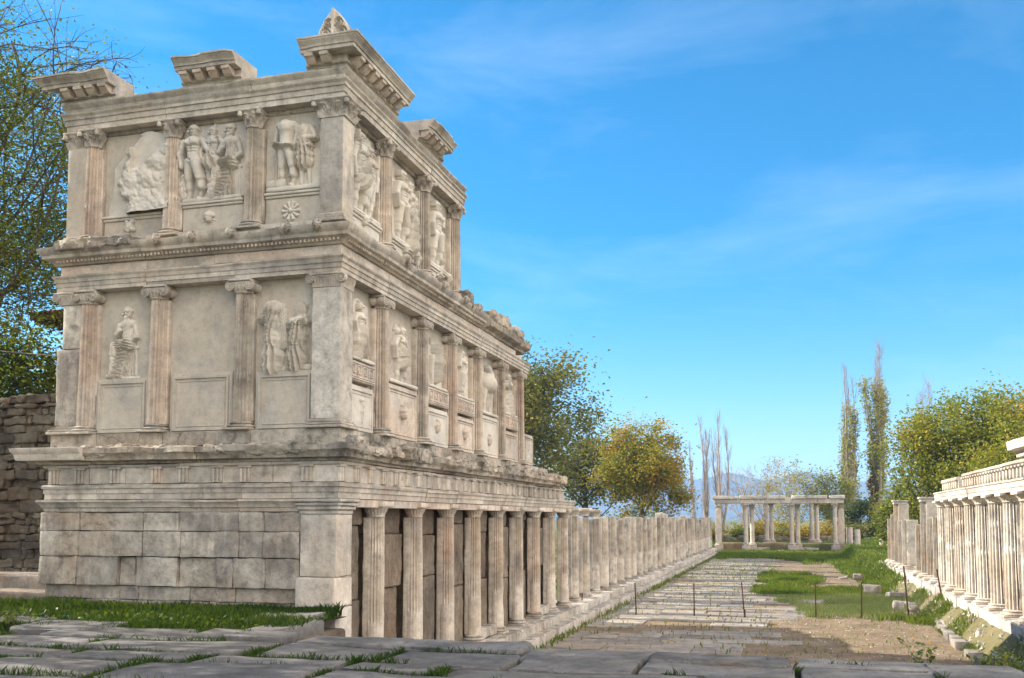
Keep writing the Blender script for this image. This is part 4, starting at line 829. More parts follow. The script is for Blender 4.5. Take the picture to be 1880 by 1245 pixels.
for i, (a, b, h) in enumerate(((-.15, 1.6, .42), (1.62, 2.5, .34), (2.6, 3.9, .42), (3.95, 5.5, .38), (5.6, 7.3, .42), (7.9, 9.3, .45), (9.35, 10.4, .38), (10.4, 11.4, .42), (11.6, 13.1, .42))): bar('cornice_block', a, b, 88.55, 90.3, 5.47, 5.47+h*.82, 330+i, MARBLE_BRIGHT, chip=.12, amp=.05)
bar('plinth_wall', 4.1, 5.6, 89.6, 91, 0, .4, 350, MARBLE_ROUGH); bar('plinth_wall', 8.8, 10.5, 89.6, 91, 0, .4, 351, MARBLE_ROUGH)
# stumps by the gate
for i, (x, y, h, r, lab) in enumerate(((14.2, 88.6, 2.2, .32, 'broken round column stump standing right of the distant gateway'), (13.55, 90, 2.4, .3, 'flat broken pier leaning against the right end of the distant gateway'), (16.3, 87, 1.25, .2, 'small pale column stub on the grass between gateway and right row'), (8.2, 112, 1.7, .3, 'lone grey stump seen through the gateway in front of the yellow shrubs'))):
    me = shaft_mesh('column_stump', h, r, MARBLE_WARM, 16, 1., .03, 340+i, .1, (r, 0, r*1.5) if i == 1 else None, (), 28, 10); tag(link(me, 'column_stump', None, (x, y, .15), 0), lab, 'column stump')
mb = MB(); rr = random.Random(8)
for i in range(70):
    x = rr.uniform(-1, 13); y = 104+rr.uniform(-.8, .8); s = rr.uniform(.2, .5); rbox(mb, (x-s, y-s, .3), (x+s, y+s, .6+rr.uniform(.3, .8)), (2, 2, 2), .1, .12, 2, i)
tag(mb.build('rubble_bank', RUBBLE), 'low bank of grey rubble behind the distant gateway', 'rubble', kind='stuff')
mb = MB(); rbox(mb, (.5, 91, -.1), (12.5, 92, .85), (40, 3, 4), .12, .18, .9, 7); rbox(mb, (.3, 93.2, .2), (14, 103.5, .75), (20, 10, 2), .15, .15, .7, 8)
tag(mb.build('earth_bank', soil_mat('bank_earth', (.2, .13, .08), (.36, .25, .16), (.1, .11, .03), .7)), None, None, None, 'structure')

# =================================================================== GROUND, STREET, PLAZA
def sheet(x0, x1, y0, y1, nx, ny, zf):
    gx = np.linspace(x0, x1, nx); gy = np.linspace(y0, y1, ny); U, V = np.meshgrid(gx, gy, indexing='ij'); mb = MB(); mb.grid(np.stack([U, V, zf(U, V)], -1)); return mb
def nz2(U, V, s, seed): return fbm(np.stack([U*s, V*s, U*0], -1), 4, seed)
mb = MB(); sz = 9000.; mb.grid(np.array([[[-sz, -sz, -.6], [-sz, sz, -.6]], [[sz, -sz, -.6], [sz, sz, -.6]]]))
tag(mb.build('ground', MEADOW), kind='structure')
tag(sheet(-40, 60, 85, 190, 120, 120, lambda U, V: .02+.25*nz2(U, V, .12, 3)+np.clip((V-95)/40, 0, .6)).build('meadow', MEADOW), kind='structure')
def fieldz(U, V): return np.clip((XR+1.1-U)*-2, -.9, 0)*0+.25+np.clip((U-XR-1)*.4, -.8, .5)*1.+.12*nz2(U, V, .3, 4)
tag(sheet(XR+1.1, 60, -3, 100, 60, 90, lambda U, V: .55+.12*nz2(U, V, .3, 4)).build('field', MEADOW), kind='structure')
tag(sheet(-40, -1.05, 19.2, 100, 60, 90, lambda U, V: .30+.12*nz2(U, V, .3, 5)).build('orchard_ground', MEADOW), kind='structure')
tag(sheet(-60, W0-.1, -20, 19.2, 60, 40, lambda U, V: 1.62+.06*nz2(U, V, .3, 6)+np.clip((V-3)*.3, 0, .3)).build('yard', DARKSOIL), kind='structure')
def streetz(U, V): return -.232+.015*nz2(U, V, .8, 6)+np.clip((V-80)*.02, 0, .25)
tag(sheet(.2, 13.2, -3.4, 90, 80, 260, streetz).build('street', SOIL), kind='structure')
def bankz(U, V): return -.26+np.clip((U-12.35)*1.05, 0, .78)+.07*nz2(U, V, .9, 9)+.18*np.clip((V-42)*.1, 0, 1)*np.clip((U-10.8)*.6, 0, 1)
tag(sheet(10.8, 14.75, 2, 92, 40, 300, bankz).build('grass_bank', soil_mat('bank_soil', (.17, .125, .07), (.31, .24, .14), (.13, .13, .05), .35)), kind='structure')
def slabs(mb, x0, x1, y0, y1, dw, dl, z, th, r, jz, tilt, keep, seed, gap=(.02, .05), seg=2, amp=.02, jit=.07, chip=.05, rec=None):
    q = random.Random(seed); y = y0
    while y < y1:
        d = q.uniform(*dl); x = x0-q.uniform(0, 1)
        while x < x1:
            w = q.uniform(*dw); cx, cy = x+w/2, y+d/2
            if keep(cx, cy, q):
                if rec is not None: rec.append((cx, cy, w, d))
                g = q.uniform(*gap); zz = z(cx, cy)+q.uniform(-jz, jz)
                M = (rot(q.uniform(-tilt, tilt), q.uniform(-tilt, tilt), q.uniform(-.035, .035)), (cx+q.uniform(-.02, .02), cy+q.uniform(-jit, jit), zz))
                rbox(mb, (-w/2+g, -d/2+g, -th), (w/2-g, d/2-g, 0), (max(2, int(w/seg)), max(2, int(d/seg)), 1), r, amp, 1.6, q.randrange(9999), M, chip)
            x += w
        y += d
# street paving, left half
def kst(x, y, q):
    lim = 6.9+.5*math.sin(y*.9)+.4*math.sin(y*2.7)-(.9 if y > 50 else 0)
    if x > lim: return False
    if 16.8 < y < 19.5 and 2.6 < x < 5.6: return False
    if 20.8 < y < 21.8 and 2.2 < x < 3.4: return False
    return q.random() > .02+.06*max(0, (y-30)/60)
mb = MB(); slabs(mb, .7, 8, -3.2, 76, (1.2, 2.9), (.8, 1.6), lambda x, y: -.20+.02*math.sin(x*1.3+y*.4), .14, .012, .008, .0045, kst, 21, (.006, .018), .30, .012, .08, .07)
tag(mb.build('street_paving', STREETSTONE), kind='structure')
# plaza
def edge(x): return -3.05-.09*max(x, 0)-.10*math.sin(x*.8)
def plazaz(U, V): return 1.66+.03*nz2(U, V, .9, 12)
tag(sheet(-14, 16, -20, -3.35, 90, 60, lambda U, V: plazaz(U, V)-np.where(U > -.2, np.clip((V+4.0-.0)*.35, 0, .3), 0)).build('plaza_soil', DARKSOIL), kind='structure')
tag(sheet(W0-1, .16, -3.4, .1, 40, 26, lambda U, V: 1.70+.05*nz2(U, V, .9, 13)+.12*np.clip((V+2)/2, 0, 1)).build('grass_plot', DARKSOIL), kind='structure')
mb = MB(); rbox(mb, (-.3, -3.55, -.5), (14, -3.3, 1.5), (30, 2, 6), .05, .06, 1, 3); rbox(mb, (-9, -3.4, -.5), (.22, -.06, 1.62), (20, 8, 5), .06, .05, 1, 4); tag(mb.build('terrace_wall', RUBBLE), 'rough retaining wall dropping from the front pavement to the sunken street', 'wall')
def ingrass(x, y):
    return (x < .2 and y > -3.0+.35*math.sin(x*.9+.6)+.22*math.sin(x*3.1)-.25*(x+3)*(.35 if x < -3 else -.05))
PREC = []
def kpl(x, y, q): return y < edge(x)-.30 and not ingrass(x, y) and q.random() > .03
mb = MB(); slabs(mb, -13.5, 15, -16, -3.2, (1.1, 2.9), (.65, 1.15), lambda x, y: 1.84+.025*math.sin(x*.7+y), .2, .03, .022, .020, kpl, 33, (.02, .055), .22, .03, .06, .10, PREC)
for i, (x, y, w, d, a, z, th, t) in enumerate(((-.12, -1.7, .62, 1.9, .04, 1.83, .3, .0), (.15, -3.15, 1.3, .8, .15, 1.88, .2, -.03), (-.5, -.75, 1.15, .5, .1, 1.90, .2, .02), (1.9, -3.3, 1.5, .7, -.03, 1.86, .22, .0), (3.5, -3.45, 1.7, .75, .0, 1.87, .22, .01), (5.15, -3.75, 1.5, .8, -.02, 1.84, .25, .02), (6.75, -3.8, 1.6, .55, -.03, 1.88, .22, .0), (8.35, -3.85, 1.5, .55, -.03, 1.87, .22, .02), (9.45, -4.2, .95, .9, .12, 1.89, .24, .03), (10.7, -4.0, 1.3, .6, -.15, 1.84, .22, -.02), (12.3, -4.0, 1.5, .7, -.1, 1.84, .22, .0),
                                                 (-5.6, -.9, 1.3, .6, .1, 1.82, .2, .0), (-4.9, -2.0, 1.2, .7, -.1, 1.82, .2, .01), (-3.2, -2.7, 1.6, .8, .06, 1.86, .2, .02), (-1.6, -3.1, 1.5, .7, -.08, 1.84, .2, .03), (-7.2, -.6, 1.4, .9, 0, 1.8, .2, 0), (-6.8, -1.8, 1.6, 1., .05, 1.8, .2, 0))):
    rbox(mb, (-w/2, -d/2, -th), (w/2, d/2, 0), (8, 5, 2), .045, .03, 1.6, 500+i, (rot(t, -t*.5, a), (x, y, z)), .12)
tag(mb.build('pavement', PAVE), kind='structure')

# stone kerb on the right of the street and loose blocks
kerbs = []
y = 9.5; i = 0
while y < 46:
    l = r4.uniform(.6, 1.2)
    if r4.random() < (.95 if y < 22 else .6): kerbs.append((12.45+.25*math.sin(y*.35)+r4.uniform(-.08, .08), y+l/2, l, r4.uniform(.28, .42)))
    y += l+.03
mb = MB()
for i, (x, y, l, w) in enumerate(kerbs): rbox(mb, (-w/2, -l/2+.01, -.35), (w/2, l/2-.01, .09), (3, 4, 2), .04, .04, 2, 700+i, (rot(r4.uniform(-.04, .04), r4.uniform(-.05, .05), r4.uniform(-.08, .08)), (x, y, -.13+r4.uniform(-.03, .04))), .08)
tag(mb.build('kerb', STREETSTONE), kind='structure')
loose = [(12.9, 15.4, .2, .2, 'pale rounded boulder on the grass beside the near right kerb'), (13.0, 12.2, .22, .2, 'small brown stone by the kerb just below the right platform'), (11.6, 25.2, .2, .24, 'pale squared block at the foot of the tallest fence post'), (12.05, 24.4, .2, .16, 'small grey block right of the tallest fence post'), (11.3, 33.5, .38, .32, 'large grey block lying in the grass left of the bank'),
         (12.1, 31., .42, .16, 'long flat slab lying on the grass bank'), (10.7, 47, .28, .25, 'tan squared block at the edge of the far dirt patch'), (11.3, 44, .26, .24, 'broken block tilted on the far grass bank'), (8.4, 28.5, .5, .25, 'brown flat rock half sunk in the lush grass'), (7.8, 24.8, .45, .12, 'flat tan slab lying at the edge of the dirt by the fence'), (6.6, 88.2, .45, .5, 'pale square block on the grass before the gateway'), (14.4, 86.5, .8, .5, 'lump of broken stone right of the distant gateway')]
for i, (x, y, s, h, lab) in enumerate(loose):
    m = MB(); rbox(m, (-s, -s*.6, -.1), (s, s*.6, h), (6, 5, 4), .07, .08, 2.2, 820+i, (rot(r4.uniform(-.1, .1), r4.uniform(-.12, .12), r4.uniform(-.6, .6)), (0, 0, 0)), .12)
    zb = -.22 if x < 11 else (.12 if y < 80 else .15)
    tag(m.build('stone_block', MARBLE_GREY if 'white' in lab or 'pale' in lab else STREETSTONE, None, (x, y, zb-.06)), lab, 'stone block', 'loose stone blocks')

# west side: rubble wall and steps
mb = MB(); rr = random.Random(77); z = 1.5
while z < 6.35:
    h = rr.uniform(.10, .30); x = -16.5-rr.random()*.4
    while x < -6.0:
        w = rr.choice((rr.uniform(.12, .3), rr.uniform(.25, .7))); h2 = h*rr.uniform(.75, 1.15)
        rbox(mb, (-w/2+.012, rr.uniform(-.09, .05), -h2/2+.008), (w/2-.012, .6, h2/2-.004), (5, 2, 5), .022, .07, 6.5, rr.randrange(9999), (rot(0, rr.uniform(-.13, .13), 0), (x+w/2, 4.0, z+h2/2)), chip=.08); x += w
    z += h
rbox(mb, (-16.5, 4.1, 1.2), (-6., 4.58, 6.3), (10, 2, 8), .02, .05, 2, 9)
tag(mb.build('rubble_wall', RUBBLE), 'high brown rubble stone wall left of the tall marble ruin', 'wall')
for i, (x0, x1, y0, y1, z0, z1, lab) in enumerate(((-9.8, -6.9, 1.9, 2.8, 1.6, 2.28, 'upper long stone step block at the foot of the rubble wall'), (-9.8, -6.6, 1.3, 1.9, 1.6, 1.98, 'lower long stone step block in front of the rubble wall'))):
    m = MB(); rbox(m, (x0, y0, z0), (x1, y1, z1), (14, 4, 4), .04, .03, 2, 860+i, None, .08); tag(m.build('step_block', PODIUM), lab, 'stone step', 'step blocks by the rubble wall')

# tiled house behind the left trees
H_ = empty('tiled_roof_house', (-15, 18, 2), 'house with red tiled overhanging roof peeping out behind the tall ruin at left', 'house')
def hp(mb, nm, mat, par=H_): o = mb.build(nm, mat, par); o.location = (15, -18, -2) if par is H_ else (0, 0, 0); return o
mb = MB(); rbox(mb, (-18.4, 15.2, 1.5), (-14, 18.6, 10.95), (6, 6, 6), .02, 0, 1); hp(mb, 'wall', HWALL)
mb = MB(); ex0, ex1, ey0, ey1, ez = -19.6, -12.8, 14., 19.8, 11.05; V = [(ex0, ey0, ez), (ex1, ey0, ez), (ex1, ey1, ez), (ex0, ey1, ez), (-16.8, 16.9, ez+.9), (-15.6, 16.9, ez+.9)]; V2 = [(x, y, z-.16) for x, y, z in V]
mb.add(V+V2, [[0, 1, 5, 4], [1, 2, 5], [2, 3, 4, 5], [3, 0, 4], [6, 10, 11, 7], [7, 11, 8], [8, 11, 10, 9], [9, 10, 6], [0, 6, 7, 1], [1, 7, 8, 2], [2, 8, 9, 3], [3, 9, 6, 0]])
for i in range(30): x = ex0+.1+.22*i; f_ = max(.02, min(1, (x-ex0)/2.8, (ex1-x)/2.8)); tube(mb, [(x, ey0-.06, ez+.05), (x, ey0+2.9*f_, ez+.05+.9*f_)], .085, 6)
for i in range(26): y = ey0+.1+.22*i; f_ = max(.02, min(1, (y-ey0)/2.9, (ey1-y)/2.9)); tube(mb, [(ex0-.06, y, ez+.05), (ex0+2.8*f_, y, ez+.05+.9*f_)], .085, 6)
rf = hp(mb, 'roof', TILE, H_)
for i in range(10): mb = MB(); y = ey0+.2+.56*i; rbox(mb, (ex0+.08, y, ez-.32), (-18.3, y+.1, ez-.17), (1, 2, 1), .01); hp(mb, 'rafter', WOOD, rf)
for i in range(10): mb = MB(); x = ex0+.9+.56*i; rbox(mb, (x, ey0+.08, ez-.32), (x+.1, 15.3, ez-.17), (1, 2, 1), .01); hp(mb, 'rafter', WOOD, rf)

# fence across the street
FE = empty('wire_fence', (6, 22.5, -.2), 'low chain link wire fence on thin rusty posts crossing the street', 'fence')
fp = [(-.1, 21.1, .66), (1.84, 22.1, 1.0), (4.06, 22.0, 1.05), (5.92, 22.0, 1.12), (8.47, 22.9, 1.05), (10.12, 23.4, 1.1), (11.81, 23.86, 1.7), (13.1, 24.6, 1.55)]
for i, (x, y, zt) in enumerate(fp):
    m = MB(); zb = -.3 if i < 7 else .3
    lean = (.04, -.03, .0, -.10, .0, .02, -.12, -.16)[i]
    tube(m, [(x-6, y-22.5, zb+.2), (x+lean-6, y-22.5, zt+.2)], .025 if i < 6 else .032, 6); rbox(m, (x-6-.03, y-22.5-.004, zb+.2), (x-6+.03, y-22.5+.004, zb+.6), (1, 1, 1), .002)
    m.build('fence_post', RUST, FE)
m = MB()
for (a, b) in zip(fp[:-1], fp[1:]):
    A = np.array([a[0]-6, a[1]-22.5]); D = np.array([b[0]-a[0], b[1]-a[1]]); L = np.linalg.norm(D); h = .78; st = .11
    def P3_(t, z): p = A+D*t/L; return (p[0], p[1], z+.02)
    s = -h
    while s < L:
        for sg in (0, 1):
            t0, t1 = max(s, 0), min(s+h, L)
            if t1-t0 > .03:
                z0, z1 = (t0-s, t1-s); z0, z1 = (z0, z1) if sg == 0 else (h-z0, h-z1)
                tube(m, [P3_(t0, z0+.05), P3_(t1, z1+.05)], .0022, 3)
        s += st
    for z in (.05, .45, .85): tube(m, [P3_(0, z), P3_(L/2, z-.03), P3_(L, z)], .0028, 3)
m.build('chain_link_mesh', WIRE, FE, smooth=0)
# overhead cables at the left
for i, (a, b, sag, lab) in enumerate((((-40, 16, 13.3), (-22.6, 19.9, 12.9), .5, 'thin dark cable crossing the sky at left above the leafy shrub'), ((-17.5, 7, 8.75), (-5.9, 7.5, 7.6), .15, 'thin pale cable running to the marble ruin in front of the leafy shrub'))):
    t = np.linspace(0, 1, 14)[:, None]; p = np.array(a)+(np.array(b)-np.array(a))*t; p[:, 2] -= (sag*4*t*(1-t))[:, 0]; m = MB(); tube(m, p, .018, 4); tag(m.build('overhead_cable', CABLE if i == 0 else WIRE), lab, 'cable')

# =================================================================== PLANTS
def leaves(mb, C, size, seed, flat=.5, drop=0.):
    q = np.random.default_rng(seed); n = len(C); s = size*q.uniform(.6, 1.25, n)[:, None]
    a = q.normal(size=(n, 3)); a[:, 2] *= flat; a[:, 2] -= drop; a /= np.linalg.norm(a, axis=1, keepdims=True); b = q.normal(size=(n, 3)); b = np.cross(a, b); b /= np.linalg.norm(b, axis=1, keepdims=True)
    nrm = np.cross(a, b)
    V = np.stack([C-a*s*.5, C+b*s*.30+nrm*s*.08, C+a*s*.55, C-b*s*.30+nrm*s*.08], 1).reshape(-1, 3)
    F = np.arange(4*n).reshape(-1, 4); mb.add(V, F)
def branch_path(q, p0, p1, k=6, wob=.12, sag=0.):
    t = np.linspace(0, 1, k)[:, None]; L = np.linalg.norm(np.array(p1)-p0); P = np.array(p0)+(np.array(p1)-p0)*t
    P = P+np.sin(t*math.pi)*q.normal(size=(1, 3))*wob*L*.5+q.normal(size=(k, 3))*wob*L*.08*(t*(1-t)*4); P[:, 2] += (sag*L*np.sin(t*math.pi))[:, 0]; return P
def tree(name, label, cat, loc, H, crown, trunk_r, nleaf, lsize, lmat, seed, bark=BARK, group=None, zc=.62, limbs=14, subs=5, twigs=3, bare_top=0., twig_r=.012, shell=.75, fork=.32, limb_r=.34, lump=.35, gam=1.6, bare_x=None):
    """crown = (rx, ry, rz) of the ellipsoid; centre height zc*H"""
    q = np.random.default_rng(seed); T = empty(name, loc, label, cat, group)
    tb = MB(); cl = []; cz = np.array([0, 0, zc*H]); cr = np.array(crown)
    top = np.array([q.normal()*.05*H, q.normal()*.05*H, H*zc]); tp = branch_path(q, np.array([0, 0, -.3]), top, 8, .06)
    tube(tb, tp, np.linspace(trunk_r, trunk_r*.45, 8), 9)
    for i in range(limbs):
        t = fork+(1-fork)*((i+.5)/limbs)**.9; p0 = tp[min(7, int(t*7))]
        az = i*2.399+q.normal()*.3; el = (-.25+1.5*((i+.5)/limbs))+q.normal()*.18; el = min(el, 1.45)
        d = np.array([math.cos(az)*math.cos(el), math.sin(az)*math.cos(el), math.sin(el)]); p1 = cz+d*cr*q.uniform(shell-.1, shell+.12)
        lp = branch_path(q, p0, p1, 7, .22, .05); r0 = trunk_r*limb_r*q.uniform(.7, 1.1); tube(tb, lp, np.linspace(r0, r0*.3, 7), 6); cl.append(p1)
        for j in range(subs):
            k = 2+int(q.integers(0, 5)); k = min(k, 6); s0 = lp[k]; dd = d*.5+q.normal(size=3)*.75; dd /= np.linalg.norm(dd); s1 = s0+dd*cr.mean()*q.uniform(.25, .5)
            e = (s1-cz)/cr; ln = np.linalg.norm(e)
            if ln > 1.08: s1 = cz+e/ln*1.05*cr
            sp = branch_path(q, s0, s1, 5, .25, .02); tube(tb, sp, np.linspace(r0*.4, twig_r*1.2, 5), 5); cl += [s1, sp[3]]
            for w in range(twigs):
                w0 = sp[2+int(q.integers(0, 3))]; dd2 = dd+q.normal(size=3)*.7; w1 = w0+dd2/np.linalg.norm(dd2)*cr.mean()*q.uniform(.12, .26); wp = branch_path(q, w0, w1, 4, .25); tube(tb, wp, np.linspace(twig_r*1.2, twig_r*.4, 4), 3); cl += [w1]
    tb.build('trunk', bark, T)
    if nleaf:
        cl = np.array(cl); den = q.gamma(gam, 1., len(cl)); den = den*np.where(cl[:, 2] > cz[2]+cr[2]*(1-bare_top), .12, 1.); den = den if bare_x is None else den*np.where((cl[:, 0] > bare_x) & (cl[:, 2] > cz[2]+.5), .03, 1.); pr = den/den.sum(); ix = q.choice(len(cl), nleaf, p=pr)
        sg = cr.mean()*lump*.45; C = cl[ix]+q.normal(size=(nleaf, 3))*sg*np.array([1, 1, .75])*q.uniform(.4, 1.2, (nleaf, 1))
        lb = MB(); leaves(lb, C, lsize, seed+1); lb.build('crown', lmat, T, smooth=0)
    return T
def poplar(label, loc, H, w, nleaf, lsize, seed, lmat=L_SPARSE, stems=3, group='tall slim poplars', bark=BARK_PALE, leaf_lo=.12, leaf_hi=.75, ivy=0., base_r=.3):
    q = np.random.default_rng(seed); T = empty('poplar_tree', loc, label, 'tree', group); tb = MB(); cl = []
    for s in range(stems):
        x0, y0 = q.normal(size=2)*w*.12; hx, hy = q.normal(size=2)*w*.22; hh = H*(1 if s == 0 else q.uniform(.72, .95))
        P = branch_path(q, np.array([x0*.3, y0*.3, -.3]), np.array([hx, hy, hh]), 12, .03); r0 = base_r*(1 if s == 0 else .75); tube(tb, P, r0*np.linspace(1, .07, 12)**1.1, 7)
        for i in range(46):
            t = q.uniform(.12, .96); k = t*11; a = P[int(k)]+(P[min(11, int(k)+1)]-P[int(k)])*(k-int(k)); az = q.uniform(0, 6.283); o = w*.5*q.uniform(.35, 1.)*(1-.55*t); L = H*q.uniform(.08, .2)*(1.15-t*.6)
            e = a+np.array([math.cos(az)*o*.8, math.sin(az)*o*.8, L]); 
            if e[2] > hh*1.0: e[2] = hh*q.uniform(.93, 1.0)
            bp = branch_path(q, a, e, 5, .12, -.04); rr = r0*.22*(1.1-t); tube(tb, bp, np.linspace(max(rr, .022), .012, 5), 4)
            for f in (.35, .6, .85, 1.):
                w0 = bp[int(f*4)]; w1 = w0+np.array([q.normal()*.2*w*.3, q.normal()*.2*w*.3, H*q.uniform(.02, .06)]); tube(tb, [w0, (w0+w1)/2+q.normal(size=3)*.03, w1], [.016, .012, .008], 3)
                if leaf_lo < e[2]/H < leaf_hi: cl += [w1, w0]
    tb.build('trunk', bark, T)
    if nleaf and cl:
        cl = np.array(cl); C = cl[q.integers(0, len(cl), nleaf)]+q.normal(size=(nleaf, 3))*np.array([.22, .22, .4]); lb = MB(); leaves(lb, C, lsize, seed); lb.build('crown', lmat, T, smooth=0)
    if ivy:
        n = 5200; z = q.uniform(0, ivy*H, n); r = w*.30*(1-.5*z/(ivy*H))*np.sqrt(q.uniform(.3, 1, n))*(1+.35*np.sin(z*1.7)); az = q.uniform(0, 6.283, n); lb = MB(); leaves(lb, np.stack([r*np.cos(az), r*np.sin(az), z], -1), .32, seed+7); lb.build('ivy', L_IVY if seed % 2 else L_RED, T, smooth=0)
    return T
def shrub(name, label, cat, loc, crown, nleaf, lsize, lmat, seed, group=None, stems=9):
    q = np.random.default_rng(seed); T = empty(name, loc, label, cat, group); cr = np.array(crown); tb = MB(); cl = []
    for i in range(stems):
        az = i*2.4; e = np.array([math.cos(az)*cr[0]*.6, math.sin(az)*cr[1]*.6, cr[2]*q.uniform(.9, 1.7)]); p = branch_path(q, np.array([0, 0, -.2]), e, 5, .15); tube(tb, p, np.linspace(.05, .012, 5), 4)
        for j in range(9):
            k = p[1+j % 4]; w = k+q.normal(size=3)*cr*.33; w[2] = max(.1, w[2]); tube(tb, [k, (k+w)/2+q.normal(size=3)*.05, w], [.02, .014, .008], 3); cl.append(w)
    tb.build('stems', BARK, T); cl = np.array(cl); C = cl[q.integers(0, len(cl), nleaf)]+q.normal(size=(nleaf, 3))*cr*.16; C[:, 2] = np.abs(C[:, 2]); lb = MB(); leaves(lb, C, lsize, seed); lb.build('foliage', lmat, T, smooth=0); return T

# near left tree and the shrubs behind the rubble wall
tree('leafy_tree', 'big leafy tree with bare upper twigs at the left edge beside the tall ruin', 'tree', (-17.9, 8.0, 1.7), 19.5, (6.2, 5.6, 5.6), .38, 84000, .115, L_GREEN, 11, limbs=30, subs=9, twigs=6, zc=.68, bare_top=.48, lump=.24, fork=.42, shell=.82, twig_r=.010, limb_r=.2, gam=.8, bare_x=4.0)
tree('leafy_tree', 'leafy tree shading the front pavement, outside at left', 'tree', (-13.5, -5.6, 1.7), 15.5, (6., 4.6, 5.6), .35, 13000, .24, L_GREEN, 12, limbs=14, subs=5, twigs=2, zc=.6)
tree('round_shrub_tree', 'dense dark green rounded tree showing above the rubble wall', 'tree', (-20.8, 14, 1.9), 9.2, (3.6, 2.6, 3.6), .22, 15000, .2, L_GREEN, 13, limbs=16, subs=5, twigs=2, zc=.58, lump=.45)
shrub('yellow_shrub', 'yellow leaved shrub behind the rubble wall next to the ruin', 'shrub', (-15.4, 9.5, 5.2-.2), (1.3, 1., .9), 1800, .18, L_GOLD, 14)
# trees beyond the left colonnade
tree('dark_tree', 'big dark olive tree with thin upper twigs rising right behind the tall ruin', 'tree', (-20.6, 78, .3), 21.2, (8.6, 6.5, 9.4), .5, 46000, .36, L_DARK, 15, gam=1.1, limbs=20, subs=6, twigs=3, zc=.56, group='trees behind the left columns', lump=.38)
tree('dark_tree', 'lower dark green tree filling the gap between the olive tree and the orange tree', 'tree', (-17.2, 105, .3), 16.2, (7.0, 5., 7.2), .4, 13000, .42, L_DARK, 16, limbs=14, subs=5, twigs=2, zc=.55, group='trees behind the left columns', lump=.42)
tree('autumn_tree', 'rounded orange and green autumn tree behind the left row of columns', 'tree', (-9.2, 98, .3), 14.5, (5.2, 4.6, 6.3), .36, 32000, .31, L_AUTUMN, 17, gam=.9, limbs=18, subs=6, twigs=2, zc=.58, group='trees behind the left columns', lump=.36)
# poplars
poplar('shortest bare poplar, leftmost of the three bare ones', (-6.8, 140, .3), 15.3, 1.7, 0, 0, 21, stems=2, group='bare slim poplars', base_r=.26)
poplar('bare poplar in the middle of the three bare ones', (-5.1, 141, .3), 19.2, 2.5, 0, 0, 22, stems=3, group='bare slim poplars', base_r=.3)
poplar('widest bare poplar, right one of the three above the gateway corner', (-2.8, 140, .3), 19.8, 3.2, 0, 0, 23, stems=4, group='bare slim poplars', base_r=.32)
poplar('tall poplar with dark ivied trunk, left of the two tallest', (16.5, 140, .3), 26.5, 3.2, 4600, .34, 25, stems=4, ivy=.32, base_r=.36)
poplar('tallest poplar with reddish creeper low on its trunk', (20.3, 141, .3), 30.6, 4.6, 9000, .34, 26, stems=5, ivy=.36, base_r=.4)
poplar('poplar with thin leaves rising behind the big yellowing tree at right', (29.6, 160, .3), 26.5, 4.8, 4500, .36, 27, stems=5, base_r=.34)
poplar('small slim bare poplar tip beside the big yellowing tree at right', (26.3, 160, .3), 19.6, 1.8, 0, 0, 28, stems=2, base_r=.25)
for i, (x, y, h) in enumerate(((-19, 29.5, 17.), (-22, 34, 19.), (-18, 39.5, 16.5), (-24, 45, 19.5), (-20, 51, 18.), (-17.5, 57, 16.), (-23, 63, 19.))):  # unseen poplars, added to throw streaks of shadow across the street
    poplar('slim poplar added unseen behind the ruin to cast shadow streaks on the street', (x, y, .3), h, 1.5+.3*(i % 3), 4200, .36, 130+i, stems=2, leaf_lo=.1, leaf_hi=.98, group='unseen poplars added for street shadows', base_r=.28)
# bare and thin trees behind the gate
for i, (x, y, h, lf, m, lab) in enumerate(((1.9, 126, 11., 0, None, 'bare grey twiggy tree behind the left half of the gateway'), (4.6, 132, 11.6, 300, L_SPARSE, 'bare spreading tree behind the middle of the gateway'), (7.6, 124, 11.4, 2600, L_SPARSE, 'thin leaved greyish tree behind the gateway'), (13.0, 126, 9.4, 6500, L_YELLOWGREEN, 'rounded olive and orange tree behind the right end of the gateway'))):
    tree('bare_tree' if lf < 500 else 'thin_tree', lab, 'tree', (x, y, .3), h, (4.2, 3.2, h*.42), .2, lf, .3, m or L_SPARSE, 40+i, bark=BARK_PALE, group='trees behind the gateway', zc=.58, limbs=16, subs=6, twigs=4, twig_r=.02, fork=.1)
tree('ivied_tree', 'dark ivy covered tree at the right end of the gateway', 'tree', (16.6, 118, .3), 5.8, (2.6, 2.2, 2.9), .3, 7000, .3, L_IVY, 45, zc=.5, limbs=12, subs=4, twigs=1)
tree('ivied_tree', 'low dark bushy tree right of the ivied tree below the tallest poplar', 'tree', (19.6, 112, .3), 5.0, (2.4, 2.2, 2.4), .25, 6000, .3, L_DARK, 46, zc=.52, limbs=12, subs=4, twigs=1)
